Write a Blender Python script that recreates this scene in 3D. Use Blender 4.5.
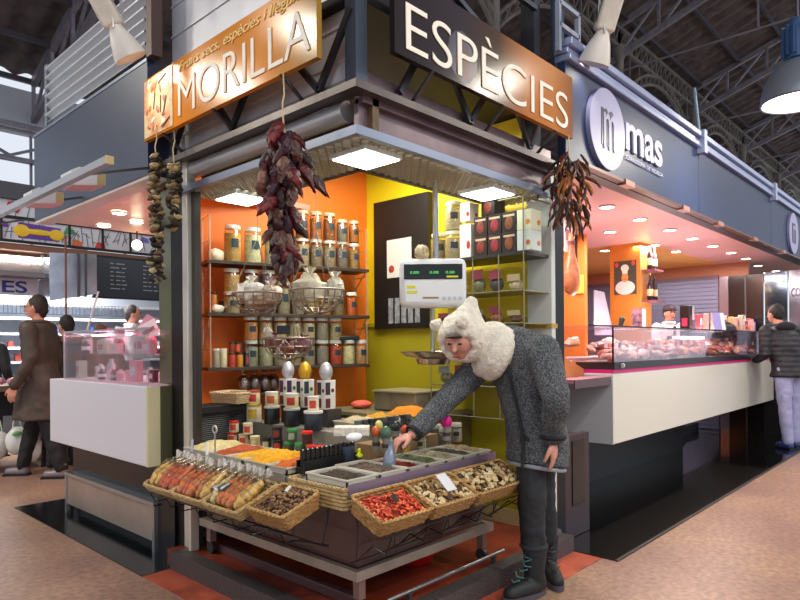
import bpy, math, random
from mathutils import Vector, Matrix, Quaternion
PI = math.pi
R = math.radians
sc = bpy.context.scene
for o in list(bpy.data.objects): bpy.data.objects.remove(o)
RC = random.Random(7)

# ------------------------------------------------------------------ camera, world, exposure
CAM = Vector((-1.9155, -2.0312, 1.32)); F = 630.0; CY = 345.0
cam = bpy.data.objects.new('camera', bpy.data.cameras.new('camera')); sc.collection.objects.link(cam)
CM = (Matrix.Rotation(R(-47.1), 4, 'Z') @ Matrix.Rotation(R(90), 4, 'X') @ Matrix.Rotation(R(-.45), 4, 'Z'))
cam.matrix_world = Matrix.Translation(CAM) @ CM
cam.data.sensor_width = 36; cam.data.lens = F/800*36; cam.data.shift_y = 45/800; cam.data.clip_start = .05; cam.data.clip_end = 200
sc.camera = cam
w = bpy.data.worlds.new('sky'); sc.world = w; w.use_nodes = True
bg = w.node_tree.nodes['Background']; bg.inputs[0].default_value = (.84, .90, 1.0, 1); bg.inputs[1].default_value = .86
sc.view_settings.view_transform = 'Standard'; sc.view_settings.look = 'None'
sc.view_settings.exposure = .12; sc.view_settings.gamma = 1; sc.view_settings.use_curve_mapping = False

LAMPS = dict(kiosk=3.4, strip=36, down=13, dome=45, case=10, fascia=26, hall=108)  # case and fascia set the added fill lights

# ------------------------------------------------------------------ points of the place
def ray(px, py): return (CM.to_3x3() @ Vector(((px-400)/F, (CY-py)/F, -1))).normalized()
def Pz(px, py, z): d = ray(px, py); return CAM + d*((z-CAM.z)/d.z)
def PX(px, py, x): d = ray(px, py); return CAM + d*((x-CAM.x)/d.x)
def PY(px, py, y): d = ray(px, py); return CAM + d*((y-CAM.y)/d.y)
RV = CM.to_3x3() @ Vector((1, 0, 0)); RV.z = 0; RV.normalize(); VV = Vector((-RV.y, RV.x, 0))
def W(lat, d, z): v = CAM + RV*lat + VV*d; v.z = z; return v

# ------------------------------------------------------------------ helpers
def lin(c):
    if isinstance(c, str): c = tuple(int(c[i:i+2], 16)/255 for i in (0, 2, 4))
    return tuple((x/12.92 if x <= .04045 else ((x+.055)/1.055)**2.4) for x in c) + (1,)
MATS = {}
def M(col, rough=.5, metal=0, bump=0, bs=60, var=0, vs=8, emit=0, coat=0, wave=None, spec=None, sss=0, c2=None):
    key = (col, rough, metal, bump, bs, var, vs, emit, coat, wave, spec, sss, c2)
    if key in MATS: return MATS[key]
    m = bpy.data.materials.new('surface'); MATS[key] = m; m.use_nodes = True
    nt = m.node_tree; N = nt.nodes; L = nt.links; b = N['Principled BSDF']
    c = lin(col); b.inputs['Base Color'].default_value = c
    b.inputs['Roughness'].default_value = rough; b.inputs['Metallic'].default_value = metal
    if coat: b.inputs['Coat Weight'].default_value = coat; b.inputs['Coat Roughness'].default_value = .08
    if spec is not None: b.inputs['Specular IOR Level'].default_value = spec
    if sss: b.inputs['Subsurface Weight'].default_value = sss; b.inputs['Subsurface Radius'].default_value = (.01, .004, .002)
    if emit: b.inputs['Emission Color'].default_value = c; b.inputs['Emission Strength'].default_value = emit
    tc = N.new('ShaderNodeTexCoord')
    if var or c2:
        n = N.new('ShaderNodeTexNoise'); n.inputs['Scale'].default_value = vs; n.inputs['Detail'].default_value = 5; n.inputs['Roughness'].default_value = .6
        L.new(tc.outputs['Object'], n.inputs['Vector'])
        r = N.new('ShaderNodeValToRGB'); r.color_ramp.elements[0].position = .36; r.color_ramp.elements[1].position = .64
        if c2: r.color_ramp.elements[0].color = c; r.color_ramp.elements[1].color = lin(c2)
        else:
            r.color_ramp.elements[0].color = tuple(x*(1-var) for x in c[:3])+(1,); r.color_ramp.elements[1].color = tuple(min(1, x*(1+var)) for x in c[:3])+(1,)
        L.new(n.outputs['Fac'], r.inputs['Fac']); L.new(r.outputs['Color'], b.inputs['Base Color'])
    if bump:
        bn = N.new('ShaderNodeBump'); bn.inputs['Strength'].default_value = bump; bn.inputs['Distance'].default_value = .01
        if wave:
            t = N.new('ShaderNodeTexWave'); t.bands_direction = wave; t.inputs['Distortion'].default_value = .6
        else:
            t = N.new('ShaderNodeTexNoise'); t.inputs['Detail'].default_value = 4
        t.inputs['Scale'].default_value = bs
        L.new(tc.outputs['Object'], t.inputs['Vector']); L.new(t.outputs['Fac'], bn.inputs['Height']); L.new(bn.outputs['Normal'], b.inputs['Normal'])
    return m
def glass(tint='ffffff', rough=.02, amt=.12, key=None):
    k = ('glass', tint, rough, amt)
    if k in MATS: return MATS[k]
    m = bpy.data.materials.new('clear_glass'); MATS[k] = m; m.use_nodes = True
    nt = m.node_tree; N = nt.nodes; L = nt.links; N.remove(N['Principled BSDF'])
    t = N.new('ShaderNodeBsdfTransparent'); t.inputs[0].default_value = lin(tint)
    g = N.new('ShaderNodeBsdfGlossy'); g.inputs['Roughness'].default_value = rough; g.inputs[0].default_value = (.9, .9, .9, 1)
    lw = N.new('ShaderNodeLayerWeight'); lw.inputs[0].default_value = .25
    ma = N.new('ShaderNodeMath'); ma.operation = 'MULTIPLY_ADD'; ma.inputs[1].default_value = .5; ma.inputs[2].default_value = amt*.5
    L.new(lw.outputs['Fresnel'], ma.inputs[0])
    mx = N.new('ShaderNodeMixShader'); L.new(ma.outputs[0], mx.inputs[0]); L.new(t.outputs[0], mx.inputs[1]); L.new(g.outputs[0], mx.inputs[2])
    L.new(mx.outputs[0], N['Material Output'].inputs['Surface'])
    return m
def ramp_mat(stops, axis, lo, hi, rough=.25, noise=.0, coat=0):
    """A printed colour run along one object axis."""
    m = bpy.data.materials.new('print'); m.use_nodes = True
    nt = m.node_tree; N = nt.nodes; L = nt.links; b = N['Principled BSDF']; b.inputs['Roughness'].default_value = rough
    if coat: b.inputs['Coat Weight'].default_value = coat
    tc = N.new('ShaderNodeTexCoord'); s = N.new('ShaderNodeSeparateXYZ'); L.new(tc.outputs['Object'], s.inputs[0])
    mr = N.new('ShaderNodeMapRange'); mr.inputs[1].default_value = lo; mr.inputs[2].default_value = hi; L.new(s.outputs[axis], mr.inputs[0])
    r = N.new('ShaderNodeValToRGB'); e = r.color_ramp.elements
    e[0].position = stops[0][0]; e[0].color = lin(stops[0][1]); e[1].position = stops[-1][0]; e[1].color = lin(stops[-1][1])
    for p, c in stops[1:-1]: x = e.new(p); x.color = lin(c)
    b.inputs['Specular IOR Level'].default_value = .16
    L.new(mr.outputs[0], r.inputs[0]); L.new(r.outputs[0], b.inputs['Base Color'])
    return m

class MB:
    def __init__(s): s.v = []; s.f = []
    def add(s, v, f):
        n = len(s.v); s.v += [tuple(x) for x in v]; s.f += [tuple(n+i for i in q) for q in f]; return s
    def box(s, x0, y0, z0, x1, y1, z1, T=None):
        v = [Vector((x, y, z)) for z in (z0, z1) for y in (y0, y1) for x in (x0, x1)]
        if T: v = [T @ p for p in v]
        return s.add(v, [(0, 2, 3, 1), (4, 5, 7, 6), (0, 1, 5, 4), (2, 6, 7, 3), (0, 4, 6, 2), (1, 3, 7, 5)])
    def hexa(s, bottom, top):
        return s.add(list(bottom)+list(top), [(3, 2, 1, 0), (4, 5, 6, 7), (0, 1, 5, 4), (1, 2, 6, 5), (2, 3, 7, 6), (3, 0, 4, 7)])
    def prism(s, poly, d):
        """poly: 3D points, d: extrusion vector"""
        n = len(poly); d = Vector(d); p = [Vector(q) for q in poly]
        return s.add(p+[q+d for q in p], [tuple(range(n-1, -1, -1)), tuple(range(n, 2*n))]+[(i, (i+1) % n, n+(i+1) % n, n+i) for i in range(n)])
    def tube(s, pts, r, n=8, closed=False, cap=True):
        p = [Vector(q) for q in pts]; m = len(p); rr = r if isinstance(r, (list, tuple)) else [r]*m
        v = []; up = None
        for i in range(m):
            if closed: t = p[(i+1) % m]-p[i-1]
            else: t = p[min(i+1, m-1)]-p[max(i-1, 0)]
            if t.length < 1e-9: t = Vector((0, 0, 1))
            t.normalize()
            if up is None: up = Vector((0, 0, 1)) if abs(t.z) < .9 else Vector((1, 0, 0))
            a = (up - t*up.dot(t))
            if a.length < 1e-4: a = t.orthogonal()
            a.normalize(); up = a; b = t.cross(a)
            for k in range(n):
                g = 2*PI*k/n; v.append(p[i]+(a*math.cos(g)+b*math.sin(g))*rr[i])
        f = []
        for i in range(m if closed else m-1):
            j = (i+1) % m
            for k in range(n): f.append((i*n+k, i*n+(k+1) % n, j*n+(k+1) % n, j*n+k))
        if cap and not closed: f += [tuple(range(n-1, -1, -1)), tuple((m-1)*n+k for k in range(n))]
        return s.add(v, f)
    def bar(s, a, b, wd=.03, h=None):
        a = Vector(a); b = Vector(b); h = h or wd; t = (b-a).normalized()
        up = Vector((0, 0, 1)) if abs(t.z) < .95 else Vector((1, 0, 0)); x = t.cross(up).normalized()*wd/2; y = x.normalized().cross(t)*h/2
        q = [-x-y, x-y, x+y, -x+y]
        return s.add([a+c for c in q]+[b+c for c in q], [(3, 2, 1, 0), (4, 5, 6, 7), (0, 1, 5, 4), (1, 2, 6, 5), (2, 3, 7, 6), (3, 0, 4, 7)])
    def lathe(s, prof, n=20, c=(0, 0, 0), T=None):
        c = Vector(c); v = []
        for r_, z in prof:
            for k in range(n):
                g = 2*PI*k/n; p = Vector((r_*math.cos(g), r_*math.sin(g), z))
                v.append((T @ p if T else p)+c)
        m = len(prof); f = [(i*n+k, i*n+(k+1) % n, (i+1)*n+(k+1) % n, (i+1)*n+k) for i in range(m-1) for k in range(n)]
        if prof[0][0] > 1e-6: f.append(tuple(range(n-1, -1, -1)))
        if prof[-1][0] > 1e-6: f.append(tuple((m-1)*n+k for k in range(n)))
        return s.add(v, f)
    def ell(s, c, r, nu=12, nv=8, T=None, jit=0, rnd=None):
        c = Vector(c); r = (r, r, r) if not isinstance(r, (tuple, list)) else r; v = [Vector((0, 0, -r[2]))]; rnd = rnd or RC
        for j in range(1, nv):
            a = -PI/2+PI*j/nv
            for k in range(nu):
                g = 2*PI*k/nu; q = 1+(rnd.uniform(-jit, jit) if jit else 0)
                v.append(Vector((r[0]*math.cos(a)*math.cos(g)*q, r[1]*math.cos(a)*math.sin(g)*q, r[2]*math.sin(a)*q)))
        v.append(Vector((0, 0, r[2])))
        if T: v = [T @ p for p in v]
        v = [p+c for p in v]
        f = [(0, 1+(k+1) % nu, 1+k) for k in range(nu)]
        for j in range(nv-2):
            for k in range(nu): f.append((1+j*nu+k, 1+j*nu+(k+1) % nu, 1+(j+1)*nu+(k+1) % nu, 1+(j+1)*nu+k))
        e = len(v)-1; b = 1+(nv-2)*nu
        f += [(b+k, b+(k+1) % nu, e) for k in range(nu)]
        return s.add(v, f)
    def limb(s, pts, rad, n=14):
        p = [Vector(q) for q in pts]
        for i, q in enumerate(p):
            s.ell(q, rad[i], n, 8)
            if i: s.tube([p[i-1], q], [rad[i-1], rad[i]], n)
        return s
    def grid(s, fn, nu, nv):
        v = [fn(i/nu, j/nv) for j in range(nv+1) for i in range(nu+1)]
        f = [(j*(nu+1)+i, j*(nu+1)+i+1, (j+1)*(nu+1)+i+1, (j+1)*(nu+1)+i) for j in range(nv) for i in range(nu)]
        return s.add(v, f)
    def tri(s, pts): return s.add(pts, [tuple(range(len(pts)))])
    def mesh(s, name, smooth=True, ang=40):
        me = bpy.data.meshes.new(name); me.from_pydata(s.v, [], s.f); me.update()
        if smooth:
            me.polygons.foreach_set('use_smooth', [True]*len(me.polygons))
            try: me.set_sharp_from_angle(angle=R(ang))
            except Exception: pass
        return me
    def build(s, name, mat, parent=None, bevel=0, smooth=True, ang=40):
        me = s.mesh(name, smooth, ang); me.materials.append(mat)
        o = bpy.data.objects.new(name, me); sc.collection.objects.link(o)
        if parent: o.parent = parent
        if bevel:
            b = o.modifiers.new('bevel', 'BEVEL'); b.width = bevel; b.segments = 2; b.limit_method = 'ANGLE'
        return o
def tag(o, label=None, cat=None, group=None, kind=None):
    if label: o['label'] = label
    if cat: o['category'] = cat
    if group: o['group'] = group
    if kind: o['kind'] = kind
    return o
def thing(name, loc, label, cat, group=None, rz=0, mat=None):
    o = bpy.data.objects.new(name, None); sc.collection.objects.link(o); o.empty_display_size = .05
    if mat is not None: o.matrix_world = mat
    else: o.location = loc; o.rotation_euler = (0, 0, rz)
    return tag(o, label, cat, group)
def struct(name, mb, mat, **k): return tag(mb.build(name, mat, **k), kind='structure')
def inst(me, name, parent=None, loc=(0, 0, 0), rot=(0, 0, 0), scale=1):
    o = bpy.data.objects.new(name, me); sc.collection.objects.link(o); o.parent = parent; o.location = loc
    o.rotation_euler = rot; o.scale = (scale,)*3 if not isinstance(scale, (tuple, list)) else scale
    return o
def text(s, x, y, width, height, mat, parent, name='lettering', T=Matrix(), ext=.002, shear=0, bold=0):
    """lettering fitted into width x height at x, y of the plane T (its local XY)"""
    c = bpy.data.curves.new(name, 'FONT'); c.body = s; c.extrude = ext; c.shear = shear; c.offset = bold
    t = bpy.data.objects.new(name, c); sc.collection.objects.link(t)
    me = bpy.data.meshes.new_from_object(t); bpy.data.objects.remove(t)
    xs = [v.co.x for v in me.vertices]; ys = [v.co.y for v in me.vertices]
    sx = width/(max(xs)-min(xs)); sy = height/(max(ys)-min(ys)); x0, y0 = min(xs), min(ys)
    for v in me.vertices: v.co = T @ Vector((x+(v.co.x-x0)*sx, y+(v.co.y-y0)*sy, v.co.z))
    me.materials.clear(); me.materials.append(mat)
    o = bpy.data.objects.new(name, me); sc.collection.objects.link(o); o.parent = parent; return o
def area(name, loc, size, power, col=(1, 1, 1), down=True, parent=None, spread=180, rot=None, shape='SQUARE'):
    l = bpy.data.lights.new(name, 'AREA'); l.size = size; l.energy = power; l.color = col; l.spread = R(spread); l.shape = shape
    o = bpy.data.objects.new(name, l); sc.collection.objects.link(o); o.location = loc; o.parent = parent
    if rot: o.rotation_euler = rot
    return o
ORD = ['first', 'second', 'third', 'fourth', 'fifth', 'sixth', 'seventh', 'eighth', 'ninth', 'tenth', 'eleventh', 'twelfth', 'thirteenth', 'fourteenth', 'fifteenth', 'sixteenth']
def frame(o, x, y, z): return Matrix(((x[0], y[0], z[0], o[0]), (x[1], y[1], z[1], o[1]), (x[2], y[2], z[2], o[2]), (0, 0, 0, 1)))

STEEL = M('b9b9bb', .3, .9, var=.12, vs=6); DSTEEL = M('55545a', .4, .7, var=.15, vs=9); BLK = M('141416', .35); BLKG = M('0c0c0e', .08, coat=.5)
WHITE = M('eceaea', .4); PAINT = M('dcdce2', .3)

# ------------------------------------------------------------------ setting: floors
def floor_material():
    m = bpy.data.materials.new('polished_concrete'); m.use_nodes = True; nt = m.node_tree; N = nt.nodes; L = nt.links; b = N['Principled BSDF']
    tc = N.new('ShaderNodeTexCoord')
    n1 = N.new('ShaderNodeTexNoise'); n1.inputs['Scale'].default_value = 1.1; n1.inputs['Detail'].default_value = 6; n1.inputs['Roughness'].default_value = .6
    n2 = N.new('ShaderNodeTexNoise'); n2.inputs['Scale'].default_value = 28; n2.inputs['Detail'].default_value = 6
    n3 = N.new('ShaderNodeTexVoronoi'); n3.inputs['Scale'].default_value = 9
    for n in (n1, n2, n3): L.new(tc.outputs['Object'], n.inputs['Vector'])
    r1 = N.new('ShaderNodeValToRGB'); r1.color_ramp.elements[0].position = .32; r1.color_ramp.elements[1].position = .68
    r1.color_ramp.elements[0].color = lin('8c6a62'); r1.color_ramp.elements[1].color = lin('a8876e')
    L.new(n1.outputs[0], r1.inputs[0])
    r2 = N.new('ShaderNodeValToRGB'); r2.color_ramp.elements[0].color = (.62, .62, .62, 1); r2.color_ramp.elements[1].color = (1.25, 1.25, 1.25, 1)
    r2.color_ramp.elements[0].position = .3; r2.color_ramp.elements[1].position = .7
    L.new(n2.outputs[0], r2.inputs[0])
    r3 = N.new('ShaderNodeValToRGB'); r3.color_ramp.elements[0].color = (.45, .4, .38, 1); r3.color_ramp.elements[1].color = (1, 1, 1, 1); r3.color_ramp.elements[1].position = .07; r3.color_ramp.elements[0].position = .02
    L.new(n3.outputs['Distance'], r3.inputs[0])
    mx = N.new('ShaderNodeMixRGB'); mx.blend_type = 'MULTIPLY'; mx.inputs[0].default_value = 1; L.new(r1.outputs[0], mx.inputs[1]); L.new(r2.outputs[0], mx.inputs[2])
    mx2 = N.new('ShaderNodeMixRGB'); mx2.blend_type = 'MULTIPLY'; mx2.inputs[0].default_value = .35; L.new(mx.outputs[0], mx2.inputs[1]); L.new(r3.outputs[0], mx2.inputs[2])
    L.new(mx2.outputs[0], b.inputs['Base Color']); b.inputs['Roughness'].default_value = .38
    bn = N.new('ShaderNodeBump'); bn.inputs['Strength'].default_value = .15; bn.inputs['Distance'].default_value = .004; L.new(n2.outputs[0], bn.inputs['Height']); L.new(bn.outputs[0], b.inputs['Normal'])
    return m
struct('floor', MB().box(-16, -16, -.1, 45, 20, 0), floor_material(), smooth=False)
RED = M('7e3220', .38, var=.3, vs=5, bump=.2, bs=60)
struct('trim_1', MB().box(-.28, -.3, .0, 1.75, 1.52, .004), M('a84e36', .42, var=.35, vs=4, bump=.2, bs=80), smooth=False)             # red painted strip round the kiosk
struct('trim_2', MB().box(-.09, -.09, 0, 1.75, 1.6, .1).box(.3, 1.6, 0, 1.75, 2.2, .1), RED, smooth=False)                                                          # kiosk platform
gr = M('2f2a2a', .5, bump=.4, bs=150, c2='575050', vs=120)
struct('trim_3', MB().box(-.115, -.115, 0, -.09, 1.52, .106).box(-.09, -.115, 0, 1.75, -.09, .106).box(-.09, -.09, .1, -.03, 1.52, .106).box(-.03, -.09, .1, 1.75, -.03, .106), gr, smooth=False)
struct('trim_4', MB().box(-.28, 1.52, 0, .4, 3.85, .006), M('15171a', .16, var=.3, vs=6, spec=.35), smooth=False)                     # black granite before the left stall
struct('trim_5', MB().box(1.76, -.38, 0, 13, 3.2, .006), M('0e0f10', .05, coat=.6), smooth=False)                                    # polished black floor of the butcher stall
struct('trim_6', MB().box(1.76, -.40, 0, 13, -.38, .008), M('2c2724', .4), smooth=False)

# ------------------------------------------------------------------ setting: market roof
SL = .34; Y0 = 14.0; Z0 = 7.55
def roofz(y): return Z0+(Y0-y)*SL
roofm = M('6a5f5c', .65, var=.35, vs=3)
rb = MB()
def rfn(u, v):
    x = -14+60*u; y = 14-(26*v); return (x, y, roofz(y)+.05*math.sin(x*2*PI/.55))
rb.grid(rfn, 1300, 3)
struct('ceiling', rb, roofm)
tm = M('94909a', .5, metal=.3, var=.2, vs=4)
def lattice(mb, a, b, drop, n, wd=.07, alt=True):
    a = Vector(a); b = Vector(b); dz = Vector((0, 0, -drop))
    mb.bar(a, b, wd, wd*1.3); mb.bar(a+dz, b+dz, wd, wd*1.3)
    for i in range(n):
        p = a.lerp(b, i/n); q = a.lerp(b, (i+1)/n)
        mb.bar(p, p+dz, wd*.6); mb.bar(p+dz, q, wd*.5) if alt else mb.bar(p, q+dz, wd*.5)
    mb.bar(b, b+dz, wd*.6)
TX = [3.0+6.2*k for k in range(-2, 7)]
for x in TX:
    mb = MB(); lattice(mb, (x, 14, roofz(14)-.15), (x, -10, roofz(-10)-.15), .85, 20, .12)
    mb.bar((x, 5.5, 9.0), (x, -10, 9.0), .04)
    mb.bar((x, 2, roofz(2)-1), (x, 2, 9.0), .04); mb.bar((x, -2, roofz(-2)-1), (x, -2, 9.0), .04)
    struct('trim_7', mb, tm, smooth=False)
mb = MB()
for k in range(21):
    y = 14-k*1.25; mb.bar((-14, y, roofz(y)-.12), (45, y, roofz(y)-.12), .08, .12)
struct('trim_8', mb, M('57535a', .5, metal=.3), smooth=False)
# arched lattice girders on the colonnade
cm = M('7d766e', .5, metal=.1, var=.25, vs=3)
for i, x in enumerate(TX[1:]):
    struct('trim_9', MB().lathe([(.22, 0), (.2, .6), (.13, .7), (.11, 9.3), (.2, 9.5), (.2, 9.7)], 16, (x, 5.5, 0)), cm)
    if i == len(TX)-2: break
    x2 = x+6.2; mb = MB(); lattice(mb, (x, 5.5, 10.25), (x2, 5.5, 10.25), .55, 16, .08)
    arc = [(x+6.2*t/18, 5.5, 9.7-1.5*(2*t/18-1)**2) for t in range(19)]; mb.tube(arc, .05, 6)
    arc2 = [(p[0], p[1], p[2]-.28) for p in arc]; mb.tube(arc2, .05, 6)
    for t in range(18): mb.bar(arc[t], arc2[t+1], .03); mb.bar(arc2[t], arc[t+1], .03)
    for t in range(0, 19, 2): mb.bar(arc[t], (arc[t][0], 5.5, 9.7), .035)
    struct('trim_10', mb, cm, smooth=False)
# far wall with clerestory windows
fw = M('c9cdd6', .7)
struct('wall_far', MB().box(-14, 14, 0, 45, 14.2, 3.4).box(-14, 14, 6.2, 45, 14.2, 7.2), fw, smooth=False)
for k in range(-2, 9):
    x = 2.5+6.2*k/2-1; mb = MB()
for k in range(-5, 14):
    x = k*3.1+.9
    struct('wall_pier', MB().box(x-.15, 13.95, 3.4, x+.15, 14.2, 6.3), fw, smooth=False)
    mb = MB()
    for j in range(1, 3): mb.box(x+.15+j*.95-.025, 14.02, 3.4, x+.15+j*.95+.025, 14.08, 6.3)
    for j in range(1, 4): mb.box(x+.15, 14.02, 3.4+j*.72-.02, x+2.95, 14.08, 3.4+j*.72+.02)
    struct('window_%d' % (k+6), mb, M('8e93a0', .5), smooth=False)
mb = MB()
for k in range(-5, 14):
    x = k*3.1+.9; mb.bar((x, 13.8, 6.3), (x+1.55, 13.8, 5.6), .06); mb.bar((x+1.55, 13.8, 5.6), (x+3.1, 13.8, 6.3), .06)
mb.bar((-14, 13.8, 6.3), (45, 13.8, 6.3), .12); mb.bar((-14, 13.8, 5.55), (45, 13.8, 5.55), .08)
struct('trim_11', mb, tm, smooth=False)

# ------------------------------------------------------------------ lamps
def hood_lamp(loc, rad, label, power=0, cable=True, col=(1, .93, .8), name='pendant_lamp', emit=9):
    t = thing(name, loc, label, 'lamp')
    rib = MB(); n = 64; prof = [(rad, 0), (rad*.985, rad*.25), (rad*.9, rad*.6), (rad*.72, rad*.95), (rad*.42, rad*1.22), (rad*.2, rad*1.3)]
    v = []
    for r_, z in prof:
        for k in range(n): q = r_*(1+(.02 if k % 2 else -.015)); g = 2*PI*k/n; v.append((q*math.cos(g), q*math.sin(g), z))
    rib.add(v, [(i*n+k, i*n+(k+1) % n, (i+1)*n+(k+1) % n, (i+1)*n+k) for i in range(len(prof)-1) for k in range(n)])
    rib.build('lamp_shade', M('9aa2b2', .3, .5), t, ang=80)
    MB().tube([(rad*math.cos(2*PI*k/40), rad*math.sin(2*PI*k/40), 0) for k in range(40)], rad*.03, 8, True).build('rim', M('8d94a4', .3, .8), t)
    MB().lathe([(rad*.93, .02), (rad*.93, .035)], 32).build('diffuser', M('fff3dc', .5, emit=emit), t)
    h = MB().lathe([(rad*.2, rad*1.28), (rad*.3, rad*1.34), (rad*.36, rad*2.0), (rad*.3, rad*2.5), (rad*.08, rad*2.6)], 12)
    for k in range(12): g = 2*PI*k/12; h.box(rad*.3, -.008, rad*1.4, rad*.44, .008, rad*2.3, Matrix.Rotation(g, 4, 'Z'))
    h.build('ballast_housing', M('3e5f8a', .4, .3), t)
    if cable: MB().tube([(0, 0, rad*2.55), (0, 0, max(rad*3, roofz(loc[1])-loc[2]-.1))], .012, 6).build('suspension_cable', DSTEEL, t)
    if power: area('bulb', (0, 0, -.01), rad*1.7, power, col, parent=t, shape='DISK')
    return t
hood_lamp((4.14, -.909, 3.30), .27, 'large ribbed silver dome pendant lamp glowing beyond the blue fascia', LAMPS['dome'])
for i, (x, y, z) in enumerate([(6.35, -3.9, 5.4), (-2.8, 5.15, 4.74), (-3.68, 4.52, 5.5), (-2.2, -3.6, 5.6), (11, -3.2, 5.4), (.8, -5.2, 5.4), (1.2, -8, 5.6)]):
    hood_lamp((x, y, z), .33, 'dome pendant lamp hanging high over the market aisle, '+['before the orange sign end', 'over the left aisle', 'farther left', 'behind the visitors', 'far down the right aisle', 'over the open hall', 'at the hall entrance'][i], LAMPS['hall'], emit=14)
def projector(loc, tilt, rz, label, s=1.0, power=1.2):
    t = thing('spot_projector', loc, label, 'lamp', rz=rz)
    T = Matrix.Rotation(tilt, 4, 'Y') @ Matrix.Rotation(R(18), 4, 'X')
    sh = MB().lathe([(.125*s, -.2*s), (.12*s, -.16*s), (.085*s, -.05*s), (.055*s, .02*s), (.055*s, .05*s)], 28, T=T)
    sh.build('lamp_shade', M('e9e4dc', .45, var=.08, vs=6), t)
    MB().lathe([(.118*s, -.195*s), (.118*s, -.19*s)], 28, T=T).build('lens', M('fff6e8', .4, emit=3), t)
    hb = MB(); hb.box(-.075*s, -.06*s, .04*s, .075*s, .06*s, .34*s, T)
    hb.build('housing', M('ddd6c8', .5, var=.12, vs=8), t, bevel=.02*s)
    MB().box(-.077*s, -.03*s, .1*s, -.074*s, .03*s, .3*s, T).build('vent_grille', M('8b8a8a', .5), t)
    MB().tube([(0, .075*s, 0), (0, .08*s, .2*s), (0, 0, .45*s), (0, -.08*s, .2*s), (0, -.075*s, 0)], .008*s, 8).build('bracket', STEEL, t)
    MB().tube([(0, 0, .45*s), (0, 0, 1.6)], .012, 8).build('suspension_rod', STEEL, t)
    q = T @ Vector((0, 0, -.21*s)); area('bulb', q, .2*s, power, (1, .9, .75), parent=t, rot=(0, tilt, 0), shape='DISK', spread=120)
projector(W(-1.60, 3.6, 3.12), R(-24), R(-47), 'rusty white projector lamp hanging before the corrugated metal panel', .74)
projector(W(1.36, 4.2, 3.36), R(14), R(-47), 'white projector lamp with round shade hanging above the blue fascia', .85)

# ------------------------------------------------------------------ kiosk shell
ORA = M('ee7a14', .5, var=.05, vs=2); YEL = M('ecd51a', .45, var=.05, vs=2)
struct('wall_back', MB().prism([(.25, 2.13, .1), (1.75, 1.74, .1), (1.75, 1.80, .1), (.25, 2.19, .1)], (0, 0, 2.75)), ORA, smooth=False)
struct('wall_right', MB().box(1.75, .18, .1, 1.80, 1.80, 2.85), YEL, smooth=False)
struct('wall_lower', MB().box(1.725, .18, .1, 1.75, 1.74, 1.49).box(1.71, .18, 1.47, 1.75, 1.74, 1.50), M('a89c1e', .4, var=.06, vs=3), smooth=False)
struct('wall_left', MB().prism([(.05, 1.80, .1), (.27, 2.13, .1), (.25, 2.16, .1), (.03, 1.83, .1)], (0, 0, 2.75)), ORA, smooth=False)
struct('baseboard_right', MB().box(1.71, .18, .1, 1.73, 1.74, .2), M('b5a072', .5), smooth=False)
struct('trim_12', MB().box(-.02, .0, 2.86, 1.8, 2.3, 2.9), M('171516', .7), smooth=False)    # kiosk lid
k = thing('kiosk_frame', (0, 0, 0), 'steel frame of the corner spice kiosk with braces and ceiling grille', 'kiosk')
MB().box(.0, 1.5, .1, .06, 1.56, 2.5).build('post', M('d2cec6', .25, .45, var=.1, vs=3), k, bevel=.004)
MB().box(.0, 1.56, 0, .07, 1.7, 2.5).build('post', M('17140f', .4, spec=.3), k, bevel=.004)
MB().box(.0, 1.7, 1.09, .05, 1.86, 2.5).build('post', M('6f7055', .15, .3), k)
MB().box(.03, 1.46, .1, .07, 1.5, 2.3).build('post', M('2e2924', .4), k)
MB().box(-.02, 1.44, .10, .03, 1.47, .5).build('post', M('c7b7a8', .4), k)
MB().box(1.70, .0, .0, 1.75, .18, 2.5).build('post', M('cfd3cf', .35, var=.06, vs=3), k, bevel=.004)
MB().box(1.75, .0, 0, 1.86, .05, 2.5).build('post', M('0c0b0e', .35, spec=.3), k)
MB().box(-.03, -.03, 2.48, .04, .04, 3.7).build('post', M('4b5362', .35, .5), k)
MB().box(1.69, -.004, 1.42, 1.765, .19, 1.45).build('strap', M('b8963c', .4), k)
BEAM = M('5d5552', .35, .5, var=.2, vs=5)
MB().box(-.05, -.05, 2.44, .03, 1.72, 2.475).box(.03, -.05, 2.44, 1.8, .03, 2.475).build('beam', BEAM, k)
LB = M('8a93a8', .3, .6)
MB().box(-.02, -.02, 2.25, .012, 1.6, 2.29).box(.012, -.02, 2.25, 1.72, .012, 2.29).build('beam', LB, k)
MB().box(.39, .40, 2.25, .42, 1.6, 2.27).box(.39, .39, 2.25, 1.72, .42, 2.27).build('beam', DSTEEL, k)
# rolled shutter housing and ledges
MB().tube([(.06, .12, 2.40), (.06, 1.5, 2.40)], .05, 16).build('shutter_roll', M('c5c4c6', .3, .5), k)
MB().box(.10, .0, 2.30, .14, 1.5, 2.46).build('backing_panel', M('6f5638', .5, var=.4, vs=5), k)
MB().box(.0, .05, 2.475, .02, 1.72, 2.52).build('ledge', M('a39f9c', .3, .6), k)
MB().box(.045, .0, 2.48, 1.7, .025, 2.55).box(.04, .03, 2.30, 1.7, .06, 2.43).box(.04, .0, 2.41, 1.7, .05, 2.44).build('ledge', M('77656a', .3, .5, var=.15, vs=5), k)
br = MB()
for (a, b) in (((0, .22, 2.5), (0, .6, 2.9)), ((0, .6, 2.9), (0, .95, 2.5)), ((0, .95, 2.5), (0, 1.3, 2.9)), ((0, 1.3, 2.9), (0, 1.6, 2.5)), ((0, .22, 2.5), (0, -.0, 2.8))):
    MB().bar((-.03, a[1], a[2]), (-.03, b[1], b[2]), .022, .03).build('brace', M('3b393c', .4, .5), k)
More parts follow.
